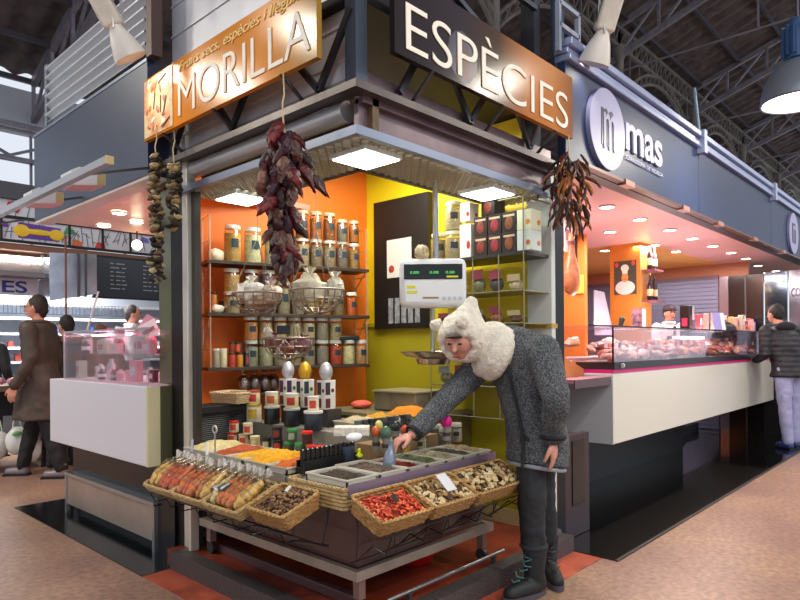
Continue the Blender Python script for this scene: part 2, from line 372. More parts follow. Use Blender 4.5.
for (a, b) in (((.25, 2.5), (.5, 2.9)), ((.5, 2.9), (.8, 2.5)), ((.8, 2.5), (1.1, 2.9)), ((1.1, 2.9), (1.4, 2.5)), ((1.4, 2.5), (1.65, 2.9))):
    MB().bar((a[0], -.03, a[1]), (b[0], -.03, b[1]), .022, .03).build('brace', M('45464c', .4, .5), k)
for q in (.35, .95, 1.5):
    MB().bar((-.02, q, 2.49), (-.15, q, 2.58), .014).build('sign_arm', DSTEEL, k); MB().bar((q, -.02, 2.49), (q, -.15, 2.6), .014).build('sign_arm', DSTEEL, k)
pan = MB().box(.03, .04, 2.5, .06, 1.72, 3.8)
for z in (2.62, 2.78, 2.94, 3.1, 3.26, 3.45, 3.65): pan.box(.022, .04, z, .032, 1.72, z+.012)
pan.build('cladding_panel', M('cdd0da', .35, .1, var=.10, vs=3), k)
MB().box(1.68, .1, 2.5, 1.75, .2, 3.6).build('back_post', M('33353c', .4, .5), k)
MB().box(.3, 1.2, 2.9, 1.7, 1.25, 3.9).build('dark_panel', M('1e1c1b', .6), k)
MB().box(.3, .8, 2.92, .95, .84, 3.15).build('side_panel', M('a58b1a', .5), k)
for a, b in (((.1, .1, 3.5), (1.7, .1, 2.95)), ((.1, .1, 3.0), (.8, .1, 3.5)), ((.8, .1, 3.5), (1.7, .1, 3.5)), ((.1, .5, 3.1), (1.7, .5, 3.1)), ((.1, .1, 2.95), (1.7, .1, 2.95))):
    MB().bar(a, b, .03).build('brace', M('4a505e', .4, .5), k)
g = MB()
def in_band(x, y): return 0 <= x <= 1.72 and 0 <= y <= 1.6 and (x < .40 or y < .40)
st = .06
for i in range(int(3.4/st)):
    s_ = i*st
    for sg in (1, -1):
        # diagonal flat bars clipped to the L band
        pts = []; N_ = 160; run = None
        for j in range(N_+1):
            if sg > 0: x = j/N_*1.72; y = s_-x
            else: x = j/N_*1.72; y = x+1.72-s_
            ok = in_band(x, y)
            if ok and run is None: run = (x, y)
            if (not ok or j == N_) and run is not None:
                if last != run: g.bar((run[0], run[1], 2.262), (last[0], last[1], 2.262), .008, .012)
                run = None
            last = (x, y)
g.build('ceiling_grille', M('a39a84', .4, .3), k, smooth=False)
def ceil_panel(x, y, s, label, p):
    t = thing('ceiling_light', (x, y, 2.235), label, 'lamp')
    MB().box(-s-.012, -s-.012, 0, s+.012, s+.012, .03).build('frame', M('d8dcd8', .4), t)
    MB().box(-s, -s, -.006, s, s, 0).build('diffuser', M('f2fff6', .4, emit=p), t)
ceil_panel(.25, .2, .115, 'square white light panel at the corner of the kiosk ceiling grille', LAMPS['kiosk']*2.2)
ceil_panel(.3, 1.36, .115, 'square white light panel above the jars by the orange wall', LAMPS['kiosk']*2.2)
ceil_panel(1.27, .19, .115, 'square white light panel above the stacked black boxes', LAMPS['kiosk']*2.2)
t = thing('strip_light', (.95, .95, 2.80), 'fluorescent strip light under the kiosk lid', 'lamp')
MB().box(-.5, -.04, 0, .5, .04, .05).build('housing', WHITE, t); MB().tube([(-.48, 0, -.02), (.48, 0, -.02)], .014, 10).build('tube', M('ffffff', .4, emit=8), t)
a_ = area('bulb', (0, 0, -.04), .7, LAMPS['strip'], (1, .97, .88), parent=t)

# ------------------------------------------------------------------ signs
TM = frame((-.1535, 1.73, 2.575), (0, -1, 0), (0, 0, 1), (-1, 0, 0))
t = thing('shop_sign', (-.15, .9, 2.575), 'orange sign reading MORILLA with dried fruit picture', 'sign')
off = Matrix.Translation((.15, -.9, -2.575))
MB().box(-.0, -.81, 0, .03, .83, .37).build('board', ramp_mat([(0, 'c07a14'), (.25, 'ec8c18'), (.5, 'dc8a20'), (.75, 'ea9020'), (1, 'a07a30')], 1, .83, -.81, .16), t)
WL = M('fff8ea', .5)
text('MORILLA', .43, .045, 1.17, .20, WL, t, T=off @ TM, bold=-.008)
text('Fruits secs, espècies i llegums', .44, .275, 1.15, .07, M('ffe08a', .5), t, T=off @ TM, shear=.3, name='small_lettering', bold=-.004)
pic = MB().box(-.004, .47, .012, 0, .82, .358); pic.build('fruit_picture', M('e9d9a8', .3, c2='d9822a', vs=9), t)
fr = random.Random(3)
for nm, colr, n_ in (('leaf_print', 'c4551a', 14), ('leaf_print', 'f3ecd8', 8), ('stem_print', '5a3012', 5)):
    mb = MB()
    for _ in range(n_):
        y = fr.uniform(.5, .79); z = fr.uniform(.04, .33); a = fr.uniform(0, PI)
        if nm == 'stem_print': mb.bar((-.0065, y-.05*math.cos(a), z-.05*math.sin(a)), (-.0065, y+.05*math.cos(a), z+.05*math.sin(a)), .004)
        else: mb.ell((-.005, y, z), (.002, .035*fr.uniform(.5, 1), .014), 8, 4, Matrix.Rotation(a, 3, 'X'))
    mb.build(nm, M(colr, .4), t)
TE = frame((.09, -.1535, 2.6), (1, 0, 0), (0, 0, 1), (0, -1, 0))
t = thing('shop_sign', (.9, -.15, 2.6), 'dark brown to orange sign reading ESPÈCIES', 'sign')
off = Matrix.Translation((-.9, .15, -2.6))
MB().box(-.81, 0, 0, .81, .03, .38).build('board', ramp_mat([(0, '231a1c'), (.3, '30232a'), (.5, '4a3018'), (.68, 'b86c14'), (.85, 'c47820'), (1, '94581a')], 0, -.81, .81, .16), t)
text('ESPÈCIES', .07, .035, 1.48, .27, WL, t, T=off @ TE, bold=-.008)
pm = MB().ell((-.32, -.0004, .14), (.12, .0006, .125), 20, 6); pm.build('plate_print', M('3a3346', .3), t); MB().ell((-.31, -.0008, .11), (.075, .0006, .08), 16, 6).build('spice_print', M('5c2f2a', .3), t)

# ------------------------------------------------------------------ spice table
BRN = M('4a2f2c', .22, var=.25, vs=3, coat=.3)
TZ = .70
t = thing('display_table', (.5, .7, .1), 'wheeled steel and brown display table filling the kiosk corner', 'table')
o3 = Vector((-.5, -.7, -.1))
def tb(mb): mb.v = [tuple(Vector(p)+o3) for p in mb.v]; return mb
RAIL = M('a39a90', .35, .6, var=.15, vs=5)
tb(MB().box(.0, .02, .265, .03, 1.38, .31).box(.03, .02, .265, 1.03, .05, .31).box(1.03, .02, .265, 1.06, 1.38, .31).box(.03, 1.35, .265, 1.03, 1.38, .31)).build('frame_rail', RAIL, t)
tb(MB().box(.04, .06, .31, 1.0, 1.36, .66)).build('side_panel', BRN, t)
tb(MB().box(-.07, .0, .655, 1.03, 1.47, .69)).build('tabletop', M('9b9690', .35, .4), t, bevel=.004)
for x, y in ((.05, .06), (.05, 1.33), (1.0, .06), (1.0, 1.33)):
    l = tb(MB().box(x-.02, y-.02, .17, x+.02, y+.02, .27)).build('leg', M('8a6a66', .4, .3), t)
    tb(MB().tube([(x-.012, y, .135), (x+.012, y, .135)], .035, 16).bar((x, y, .135), (x, y, .19), .03, .02)).build('caster', M('2b2a2c', .5), l)
t = thing('low_rail', (.6, -.02, .15), 'steel tube rail lying along the platform edge under the table', 'rail')
MB().tube([(-.45, 0, 0), (.50, 0, 0)], .010, 12).build('tube', M('8f8a8c', .35, .7), t)
for x in (-.3, .4): MB().box(x-.01, -.01, -.05, x+.01, .01, 0).build('foot', DSTEEL, t)
t = thing('low_board', (.1, .7, .1), 'dark skirting board lying on the platform under the table', 'board')
MB().box(-.02, -.6, 0, .02, .6, .05).build('board', M('54393a', .4), t, bevel=.005)
p = Pz(404, 577, .12)
t = thing('basin', (p.x+.25, p.y+.15, .101), 'red plastic basin on the platform under the table', 'basin')
MB().lathe([(.08, 0), (.1, .01), (.13, .07), (.14, .07), (.135, .075), (.12, .07), (.09, .015), (0, .012)], 28).build('bowl', M('b5121a', .3), t)
MB().tube([(.138*math.cos(a*PI/16), .138*math.sin(a*PI/16), .073) for a in range(32)], .006, 6, True).build('rim', M('c81a20', .3), t)

# trays of spices on the table top
TRAY = M('b4ad9f', .4)
def heap(x0, y0, x1, y1, z, hh, mat, name, label, cat, rough=.006, seed=1, shape=1.0):
    rr = random.Random(seed); cx, cy = (x0+x1)/2, (y0+y1)/2
    ph = [rr.uniform(0, 6) for _ in range(4)]
    mb = MB()
    def fn(u, v):
        e = min(1, 6*min(u, 1-u, v, 1-v)); d = 1-max(abs(u-.5), abs(v-.5))*2
        q = (math.sin(u*9+ph[0])*math.sin(v*8+ph[1])+1)*.15
        return (x0+(x1-x0)*u-cx, y0+(y1-y0)*v-cy, hh*(.35*e+.65*d**shape+q*e)+rr.uniform(-rough, rough)*e)
    mb.grid(fn, 36, 30)
    o = mb.build(name, mat, smooth=True, ang=180); o.location = (cx, cy, z)
    return tag(o, label, cat, kind='stuff')
def tray(x0, y0, x1, y1, h, label, z=TZ-.012, mat=None, wall=.008):
    cx, cy = (x0+x1)/2, (y0+y1)/2; t = thing('spice_tray', (cx, cy, z), label, 'tray'); m = mat or TRAY
    a, b = (x1-x0)/2, (y1-y0)/2
    MB().box(-a, -b, 0, a, b, .008).build('base', m, t)
    MB().box(-a, -b, 0, -a+wall, b, h).box(a-wall, -b, 0, a, b, h).box(-a, -b, 0, a, -b+wall, h).box(-a, b-wall, 0, a, b, h).build('side', m, t)
    MB().tube([(-a, -b, h), (a, -b, h), (a, b, h), (-a, b, h)], .006, 8, True).build('rim', m, t)
    return t
def spice(x0, y0, x1, y1, col, what, hh=.05, c2=None, tlabel=None, h=.034, seed=1, rough=.004, bs=200, mat=None):
    tray(x0+.004, y0+.004, x1-.004, y1-.004, h, tlabel or 'shallow tray holding '+what, mat=mat)
    heap(x0+.014, y0+.014, x1-.014, y1-.014, TZ+.008, hh*.68, M(col, .8, bump=.6, bs=bs, var=0 if c2 else .18, vs=40, c2=c2), 'spice_heap', 'heap of '+what, 'spice', rough, seed)
spice(-.06, 1.19, .26, 1.45, 'cdbb85', 'pale beige ground spice nearest the steel post', .07, seed=1)
spice(-.06, 1.0, .26, 1.18, 'a5481c', 'brick red paprika between beige and yellow powders', .06, seed=2)
spice(-.06, .84, .26, .99, 'd8a414', 'mustard yellow powder beside the brick red paprika', .05, seed=3)
spice(-.06, .62, .26, .83, 'e7a20a', 'bright yellow curry powder in front of the stacked tins', .08, seed=4)
spice(-.06, .45, .26, .61, 'c9601a', 'orange ground spice beside the black tube rack', .06, seed=5)
PT = M('c4beb0', .4)
spice(-.065, .01, .13, .30, '4a392e', 'dark peppercorns at the table corner', .035, c2='2c2019', rough=.006, bs=140, seed=6, h=.038, mat=PT)
spice(.14, .01, .33, .33, '6a5648', 'brown peppercorns behind the corner tray', .04, c2='3b2b22', rough=.006, bs=140, seed=7, h=.038, mat=PT)
spice(.34, .01, .47, .30, '9c3a22', 'red chilli flakes beside the dark peppercorns', .03, c2='5c1a10', seed=8, rough=.006)
spice(.48, .01, .62, .32, '6d7553', 'dried green herbs in front of the glass jars', .04, c2='454d32', seed=9, rough=.007)
spice(.63, .01, .77, .32, 'a8a080', 'pale dried leaves before the small jars', .04, c2='77705a', seed=10, rough=.007)
spice(.78, .01, .9, .32, '59584a', 'dark green tea leaves near the reaching arm', .035, c2='34342a', seed=11, rough=.007)
spice(.91, .01, 1.03, .32, 'b09a74', 'light brown seeds at the tray row end', .04, c2='85704e', seed=12, rough=.006)
tag(MB().box(-.075, -.012, .66, 1.04, -.002, .715).build('front_strip', M('8a7a92', .25, .4)), 'mauve steel strip along the table front edge', 'strip')
tag(MB().box(-.085, .44, .655, -.075, 1.48, .705).build('side_strip', M('a8a29e', .3, .4)), 'grey steel strip along the table side before the powders', 'strip')

# ------------------------------------------------------------------ wicker baskets
WK = M('b58a52', .6, bump=.5, bs=40, c2='8b6234', vs=60); WK2 = M('c7a067', .55, bump=.4, bs=60, c2='9a7440', vs=40); WD = M('c2a878', .5, bump=.3, bs=30, c2='a58a5a', vs=30)
def rrect(a, b, r, n=5):
    pts = []
    for (cx, cy, a0) in ((a-r, b-r, 0), (-a+r, b-r, PI/2), (-a+r, -b+r, PI), (a-r, -b+r, 1.5*PI)):
        for i in range(n+1): g = a0+PI/2*i/n; pts.append((cx+r*math.cos(g), cy+r*math.sin(g)))
    return pts
def dens(pts, step=.012):
    out = []
    for i in range(len(pts)):
        p, q = Vector(pts[i]), Vector(pts[(i+1) % len(pts)]); n = max(1, round((q-p).length/step))
        out += [tuple(p.lerp(q, j/n)) for j in range(n)]
    return out
def basket(Mx, a, b, h, label, group=None, rows=6, mw=WK, mr=WK2, flare=1.12):
    t = thing('wicker_basket', (0, 0, 0), label, 'basket', group, mat=Mx)
    mb = MB()
    for i in range(rows):
        f = 1+(flare-1)*(i/(rows-1)); z = .008+(h-.012)*i/(rows-1); pp = dens(rrect(a*f/flare, b*f/flare, .02), .014)
        mb.tube([(x*(1+.012*(-1)**(j//2+i)), y*(1+.012*(-1)**(j//2+i)), z) for j, (x, y) in enumerate(pp)], h/rows*.52, 6, True)
    mb.build('woven_side', mw, t)
    MB().box(-a/flare*.97, -b/flare*.97, 0, a/flare*.97, b/flare*.97, .01).build('base', mw, t)
    pp = dens(rrect(a, b, .018), .008); mb = MB()
    for ph in (0, PI): mb.tube([(x+.004*math.cos(j*.9+ph), y+.004*math.cos(j*.9+ph), h+.004*math.sin(j*.9+ph)) for j, (x, y) in enumerate(pp)], .0052, 6, True)
    mb.build('braided_rim', mr, t)
    return t
def tilt_frame(cx, cy, cz, out, ang):
    """frame with x axis pointing out of the table and tipped down by ang, y along the table side"""
    o = Vector(out).normalized(); zz = Vector((0, 0, 1)); x = o*math.cos(ang)-zz*math.sin(ang); y = zz.cross(o); z = x.cross(y)
    return frame((cx, cy, cz), x, y, z)
LB_ = []   # left baskets (out = -x)
for i, (y0, y1) in enumerate(((1.06, 1.36), (.75, 1.05), (.44, .74))):
    Mx = tilt_frame(-.21, (y0+y1)/2, .56, (-1, 0, 0), R(22))
    nm = ['shallow basket of red and orange snack bags next to the white counter', 'shallow basket of yellow and red snack bags in the middle of the row', 'shallow basket of orange snack bags beside the dates'][i]
    basket(Mx, .125, .148, .06, nm, rows=4, mw=WD, mr=WD); LB_.append(Mx)
DM = tilt_frame(-.195, .265, .565, (-1, 0, 0), R(20)); basket(DM, .108, .135, .075, 'wicker basket heaped with dried brown dates at the table corner')
RB_ = []
for i, (x, hw) in enumerate(((.07, .165), (.405, .165), (.80, .225))):
    Mx = tilt_frame(x, -.108, .563, (0, -1, 0), R(24)); RB_.append(Mx)
    basket(Mx, .10, hw, .08, ['wicker basket of bright red dried peppers next to the table corner', 'wicker basket of sliced mushrooms with a white card', 'wicker basket full of pale dried mushrooms under the woman'][i])
basket(Matrix.Translation((-.005, .20, .60)), .085, .20, .095, 'woven basket holding up the corner peppercorn tray', mw=WD, mr=WD, flare=1.04)
# black wire holders
def holder(name, pts_out, label, base):
    t = thing(name, base, label, 'rack'); b = Vector(base)
    for seg in pts_out: MB().tube([Vector(p)-b for p in seg], .0035, 6).build('wire', BLK, t)
    return t
segs = []
for y in (1.3, 1.12, 1.0, .82, .69, .5, .38, .16):
    segs.append([(-.04, y, .66), (-.05, y, .53), (-.08, y, .42), (-.20, y, .475), (-.31, y, .475), (-.335, y, .53)])
segs.append([(-.335, .12, .53), (-.335, 1.34, .53)]); segs.append([(-.08, .12, .42), (-.08, 1.34, .42)]); segs.append([(-.06, .14, .42), (-.2, .22, .46), (-.3, .14, .48), (-.34, .12, .54)])
holder('wire_basket_holder', segs, 'black wire holder carrying the snack bag baskets', (-.1, .7, .42))
segs = []
for x in (-.04, .2, .33, .6, .72, 1.0):
    segs.append([(x, .02, .66), (x, -.03, .53), (x, -.02, .38), (x, -.12, .465), (x, -.2, .45), (x, -.235, .53)])
segs.append([(-.1, -.235, .53), (1.06, -.235, .53)]); segs.append([(-.08, -.02, .38), (1.04, -.02, .38)])
for x in (.15, .55, .95): segs.append([(x, -.02, .38), (x+.08, -.12, .45), (x+.1, -.235, .53)])
holder('wire_basket_holder', segs, 'black wire holder carrying the mushroom and pepper baskets', (.5, -.1, .38))

# snack bags
def snack(Mx, lx, ly, col, colname, k, bi, rr):
    T = Mx @ Matrix.Translation((lx-.025, ly, .085)) @ Matrix.Rotation(rr.uniform(-.15, .15), 4, 'Z') @ Matrix.Rotation(R(16), 4, 'Y') @ Matrix.Scale(1.1, 4)
    t = thing('snack_bag', (0, 0, 0), 'clear twisted bag of %s snacks, %s in the %s basket from the white counter' % (colname, ORD[k], ORD[bi]), 'bag', 'snack bags in the side baskets', mat=T)
    MB().limb([(-.03, 0, 0), (.01, 0, .003), (.06, 0, .004), (.095, 0, 0)], [.016, .028, .032, .022], 10).build('contents', M(col, .6, bump=1, bs=70, var=.5, vs=45), t)
    MB().limb([(-.07, 0, 0), (-.02, 0, .004), (.05, 0, .004), (.1, 0, 0)], [.012, .034, .036, .026], 12).build('wrapper', glass('fffdf8', .22, .06), t)
    mb = MB()
    for q in range(7): g = q*.9; mb.tri([(-.065, 0, 0), (-.10, .022*math.cos(g), .022*math.sin(g)+.01), (-.097, .022*math.cos(g+.7), .022*math.sin(g+.7)+.01)])
    mb.build('gathered_top', M('d8d4cf', .3), t)
rr = random.Random(11)
CL = [('c8552a', 'red orange'), ('e0b060', 'yellow'), ('d87a38', 'orange'), ('c0784a', 'brown orange'), ('d8c490', 'pale')]
for bi, seq in enumerate(([0, 0, 0, 1, 1], [1, 3, 2, 0, 2], [1, 2, 2, 2, 4])):
    for k, ci in enumerate(seq):
        y = -.108+.054*k; snack(LB_[bi], .005+rr.uniform(-.01, .01), -y, CL[ci][0], CL[ci][1], k, bi, rr)
for k in range(3):
    T = LB_[2] @ Matrix.Translation((.03, -.118+.035*k, .10+.004*k)) @ Matrix.Rotation(R(-10), 4, 'X')
    t = thing('price_card', (0, 0, 0), 'small dark and white price card leaning by the dates, %s of three' % ORD[k], 'card', mat=T)
    MB().box(-.035, -.016, 0, .035, .016, .002).build('card', M('43474b' if k != 1 else 'd5d8da', .4), t); MB().box(-.025, -.01, .002, .025, .004, .003).build('writing_panel', M('c9ccd0' if k != 1 else '555555', .5), t)
# dates, peppers, mushrooms
def scatter(Mx, a, b, z, meshes, n, name, label, cat, group, rr, dome=.02, sc_=(.8, 1.15)):
    for i in range(n):
        u = rr.uniform(-1, 1); v = rr.uniform(-1, 1)
        p = Vector((u*a, v*b, z+dome*(1-u*u)*(1-v*v)+rr.uniform(-.004, .006)))
        o = bpy.data.objects.new(name, rr.choice(meshes)); sc.collection.objects.link(o)
        s_ = rr.uniform(*sc_); o.matrix_world = Mx @ Matrix.Translation(p) @ Matrix.Rotation(rr.uniform(0, 6.28), 4, 'Z') @ Matrix.Rotation(rr.uniform(-.5, .5), 4, 'X') @ Matrix.Scale(s_, 4)
        tag(o, label, cat, group)
def mk(mb, mat, name):
    me = mb.mesh(name, True, 60); me.materials.append(mat); return me
rr = random.Random(5)
dm = [mk(MB().ell((0, 0, 0), (.013, .007, .006), 8, 6, jit=.12, rnd=rr), M(c, .45, bump=.5, bs=80), 'date') for c in ('7a5534', '96704a', '5f3f28')]
heap_m = M('5a3a22', .7, bump=.6, bs=90)
def bed(Mx, a, b, z, mat, label):
    o = MB().box(-a, -b, 0, a, b, z).build('basket_filling', mat); o.matrix_world = Mx @ Matrix.Translation((0, 0, .01)); tag(o, label, 'filling', kind='stuff')
bed(DM, .085, .11, .05, heap_m, 'dried dates filling the corner basket')
scatter(DM, .088, .112, .066, dm, 150, 'dried_date', 'small wrinkled brown date heaped in the corner wicker basket', 'date', 'dried dates in the corner basket', rr)
bed(RB_[0], .078, .14, .052, M('8a2a12', .7), 'dried red pepper pieces filling the red basket')
pmh = [mk(MB().ell((0, 0, 0), (.013, .006, .0035), 7, 5, jit=.25, rnd=rr), M(c, .4, bump=.4, bs=60), 'pepper') for c in ('d2401a', 'e0602a', 'b52c12')]
scatter(RB_[0], .08, .14, .066, pmh, 170, 'dried_pepper', 'small bright red dried pepper piece in the wicker basket', 'pepper', 'dried pepper pieces in the red basket', rr, .012)
def shroom(c1, rr):
    mb = MB(); w_ = rr.uniform(.014, .024); mb.grid(lambda u, v: ((u-.5)*2*w_, (v-.5)*.014*(1+.6*math.sin(u*PI)), .009*math.sin(u*PI)+rr.uniform(-.0015, .0015)), 6, 3)
    mb.grid(lambda u, v: ((u-.5)*2*w_, (v-.5)*.014*(1+.6*math.sin(u*PI)), .009*math.sin(u*PI)-.003), 6, 3); mb.ell((w_*.2, 0, .004), (.007, .011, .004), 7, 5, jit=.2, rnd=rr)
    return mk(mb, M(c1, .7, bump=.5, bs=50, var=.2, vs=60), 'mushroom')
ms = [shroom(c, rr) for c in ('cfae7c', 'e0c79a', '8a6a44', 'b08a58', '4d3a2a', 'd8bd8e', 'e6d4ac')]
bed(RB_[1], .078, .14, .05, M('7a5c38', .7), 'sliced dried mushrooms filling the middle basket')
scatter(RB_[1], .088, .165, .062, ms, 110, 'dried_mushroom', 'curled dried mushroom slice in the middle front basket', 'mushroom', 'mushroom slices in the middle front basket', rr, .012)
bed(RB_[2], .078, .20, .058, M('8a6c44', .7), 'dried mushrooms filling the basket under the woman')
scatter(RB_[2], .085, .203, .072, ms, 180, 'dried_mushroom', 'curled pale dried mushroom in the basket under the woman', 'mushroom', 'pale mushrooms in the right front basket', rr, .02)
for Mx, x, y, s_, c, lb in ((RB_[1], -.01, .03, .05, 'e8e8f0', 'white card standing in the sliced mushroom basket'), (RB_[0], .0, .0, .02, '2c3030', 'tiny dark tag lying on the dried red peppers'), (DM, -.05, -.01, .016, 'd8d8d8', 'tiny pale tag lying on the dates')):
    o = MB().box(-s_, -s_*.7, 0, s_, s_*.7, .002).build('price_card', M(c, .4)); o.matrix_world = Mx @ Matrix.Translation((x, y, .105 if s_ > .03 else .1)) @ Matrix.Rotation(R(18), 4, 'Y'); tag(o, lb, 'card')

# ------------------------------------------------------------------ jars, tins and boxes
def jar(loc, r, h, col, lid, label, group=None, lab='26323a', fill=.85, lidh=.018, neck=False, cat='jar', rz=-2.4):
    t = thing('glass_jar', loc, label, cat, group, rz=rz)
    MB().lathe([(r*.9, .003), (r*.93, .01), (r*.93, h*fill), (0, h*fill+.004)], 18).build('contents', M(col, .7, bump=.6, bs=90, var=.2, vs=50), t)
    pr = [(r*.95, 0), (r, .008), (r, h*.88), (r*.86, h*.95), (r*.86, h)] if not neck else [(r*.95, 0), (r, .008), (r, h*.7), (r*.55, h*.86), (r*.55, h)]
    MB().lathe(pr, 18).build('glass_body', glass('fffdf6', .05, .08), t)
    rl = r*.9 if not neck else r*.6
    MB().lathe([(rl, h-.004), (rl, h+lidh), (rl*.94, h+lidh+.003), (0, h+lidh+.003)], 18).build('lid', M(lid, .35), t)
    if lab:
        n = 7; mb = MB(); v = []
        for z in (h*.42, h*.68):
            for i in range(n): g = -.42+.84*i/(n-1); v.append(((r+.0012)*math.cos(g), (r+.0012)*math.sin(g), z))
        mb.add(v, [(i, i+1, n+i+1, n+i) for i in range(n-1)]); mb.build('label', M(lab, .5), t)
    return t
def tin(loc, r, h, col, lid, label, group=None, lab=None, name='spice_tin', cat='tin', rz=-2.4, metal=0):
    t = thing(name, loc, label, cat, group, rz=rz)
    MB().lathe([(r*.97, 0), (r, .003), (r, h-.012), (r*.98, h-.01)], 20).build('body', M(col, .35, metal, var=.1, vs=30), t)
    MB().lathe([(r*1.03, h-.014), (r*1.04, h-.002), (r*.98, h), (0, h)], 20).build('lid', M(lid, .35), t)
    if lab:
        n = 9; mb = MB(); v = []
        for z in (h*.18, h*.72):
            for i in range(n): g = -.6+1.2*i/(n-1); v.append(((r+.001)*math.cos(g), (r+.001)*math.sin(g), z))
        mb.add(v, [(i, i+1, n+i+1, n+i) for i in range(n-1)]); mb.build('label', M(lab, .5, var=.3, vs=60), t)
    return t
def carton(loc, sx, sy, sz, col, label, group=None, win=None, dot=None, rz=0, name='carton', top=None):
    t = thing(name, loc, label, 'box', group, rz=rz)
    MB().box(-sx/2, -sy/2, 0, sx/2, sy/2, sz).build('box', M(col, .45), t, bevel=.002)
    if win: MB().box(-sx*.45, -sy/2-.0015, sz*.12, sx*-.02, -sy/2, sz*.88).box(-sx/2-.0015, -sy*.05, sz*.12, -sx/2, sy*.42, sz*.88).build('window_print', M(win, .3, var=.3, vs=60), t)
    if dot: MB().ell((-sx/2-.001, -sy*.28, sz*.38), (.001, sy*.16, sz*.13), 10, 6).ell((sx*.22, -sy/2-.001, sz*.38), (sx*.16, .001, sz*.13), 10, 6).build('emblem', M(dot, .4), t)
    return t
RISER = .695
t = thing('display_riser', (.58, .82, TZ), 'grey stepped shelf carrying the tins and jars on the table', 'shelf')
MB().box(-.30, -.36, 0, .42, .73, RISER-TZ+.004).build('step', M('7c766c', .5), t, bevel=.004)
MB().box(-.10, -.28, 0, .42, .72, .12).build('upper_step', M('8a8478', .5), t, bevel=.004)
R2 = TZ+.12
def on(px, py, z): q = Pz(px, py, z); return (q.x, q.y, z)
def at_x(px, x, z):
    q = PX(px, 300, x); return (x, q.y, z)
# front row of small tins, standing on the lower step (x about .31) along the side
rowy = [('c9b49a', 'c8281e', 'square label tin with red lid'), ('d8c08a', 'c9b49a', 'cream and red labelled spice tin'), ('d5b878', 'd8c9a0', 'yellow labelled spice tin'), ('2e3230', '191b1c', 'black spice shaker'), ('3a2e2c', '191b1c', 'dark shaker with red label'), ('3a4a34', '2f8a4a', 'green lidded herb shaker'), ('4a5a44', '2f8a4a', 'green lidded spice shaker'), ('5a2420', 'd0281e', 'red lidded chilli shaker'), ('3c2020', 'd0281e', 'dark shaker with bright red lid')]
for i, (c, l, nm) in enumerate(rowy):
    px = 231+i*11.4
    q = at_x(px, .31, RISER)
    tin((q[0], q[1], RISER+.004), .030, .07, c, l, nm+', %s along the lower front row of tins' % ORD[i], lab='c23a2a' if i in (0, 1, 4, 7) else 'd9c48a' if i in (2, 3) else None)
for i, (px, c, l, nm, lab) in enumerate(((233, 'd8c9a8', 'cc2418', 'labelled tin with red lid standing on two tins', 'c23a2a'), (247, 'd8c9a8', 'd8c9a8', 'cream labelled tin on the lower tin row', 'c23a2a'), (276, '2a2c2c', '191b1c', 'black shaker on top of the shaker row', '7a2a22'), (291, '43503a', '2f8a4a', 'green lidded shaker on top of the row', '8a9a84'), (306, '4a1c1a', 'd62c1c', 'red lidded shaker on top of the row', '2a1a1a'))):
    q = at_x(px, .32, 0); tin((q[0], q[1], RISER+.076), .030, .07, c, l, nm, lab=lab)
q = at_x(319, .30, 0); tin((.30, q[1], TZ), .034, .075, '2e1a18', 'd62c1c', 'dark tin with broad red lid beside the tube rack')
# tall canister stacks on the upper step
for i, (px, can, cl, jc, jl, nm) in enumerate(((253, 'e8e2c8', 'c9a83a', 'c23a2a', 'b0482a', 'white and yellow canister'), (271, '202224', 'd0ccc0', 'c05a2a', 'd8d4cc', 'black canister with pale lid'), (291, '1c2024', 'd0ccc0', 'c23a2a', 'e2ded4', 'dark canister below a fruit jar'))):
    q = at_x(px, .50, 0); b_ = tin((.5, q[1], R2), .05, .115, can, cl, nm+' on the upper step', name='canister', cat='canister', lab='e8b83a' if i == 0 else None)
    tin((.5, q[1], R2+.116), .042, .09, 'e0d6a8', jl, 'fruit labelled jam jar standing on the %s canister' % ['yellow and white', 'middle black', 'tall dark'][i], name='jam_jar', cat='jar', lab=jc)
q = at_x(312.5, .47, 0); tin((.47, q[1], R2), .056, .115, '252b36', 'd9d6cc', 'large dark blue canister with cream lid', name='canister', cat='canister')
tin((.47, q[1], R2+.116), .033, .085, 'e6dcc4', 'd8d4c4', 'small pale jar with red fruit label on the dark blue canister', name='jam_jar', cat='jar', lab='c8452a')
# cartons with metallic eggs
E2 = .93
t = thing('egg_plinth', (.64, .80, R2), 'dark plinth under the white egg cartons', 'plinth'); MB().box(-.05, .10, 0, .06, .57, E2-R2-.002).build('block', M('3a3634', .5), t)
EGGS = [(287.5, 'c9ccd4', 'silver', '46305c'), (304.5, 'd9a92e', 'gold', '3a4048'), (325.5, 'c4c6cc', 'silver speckled', '3c3438')]
for i, (px, ec, en, wc) in enumerate(EGGS):
    x = .62; q = at_x(px, x, 0); s_ = .085
    carton((x, q[1], E2), s_, s_*.9, .075, 'e4e2da', 'white lower carton with dark window under the %s egg' % en, win='6a2a30')
    carton((x, q[1], E2+.076), s_, s_*.9, .1, 'eceae4', 'white carton with dark window panel under the %s egg' % en, win=wc, dot='4a7a2a' if i < 2 else '6a3a24')
    z = E2+.178
    tag(MB().lathe([(.0, 0), (.026, .004), (.04, .03), (.042, .052), (.035, .082), (.02, .104), (0, .113)], 22).build('foil_egg', M(ec, .38, .5)), '%s foil egg standing on a white carton' % en, 'egg').location = (x, q[1], z)
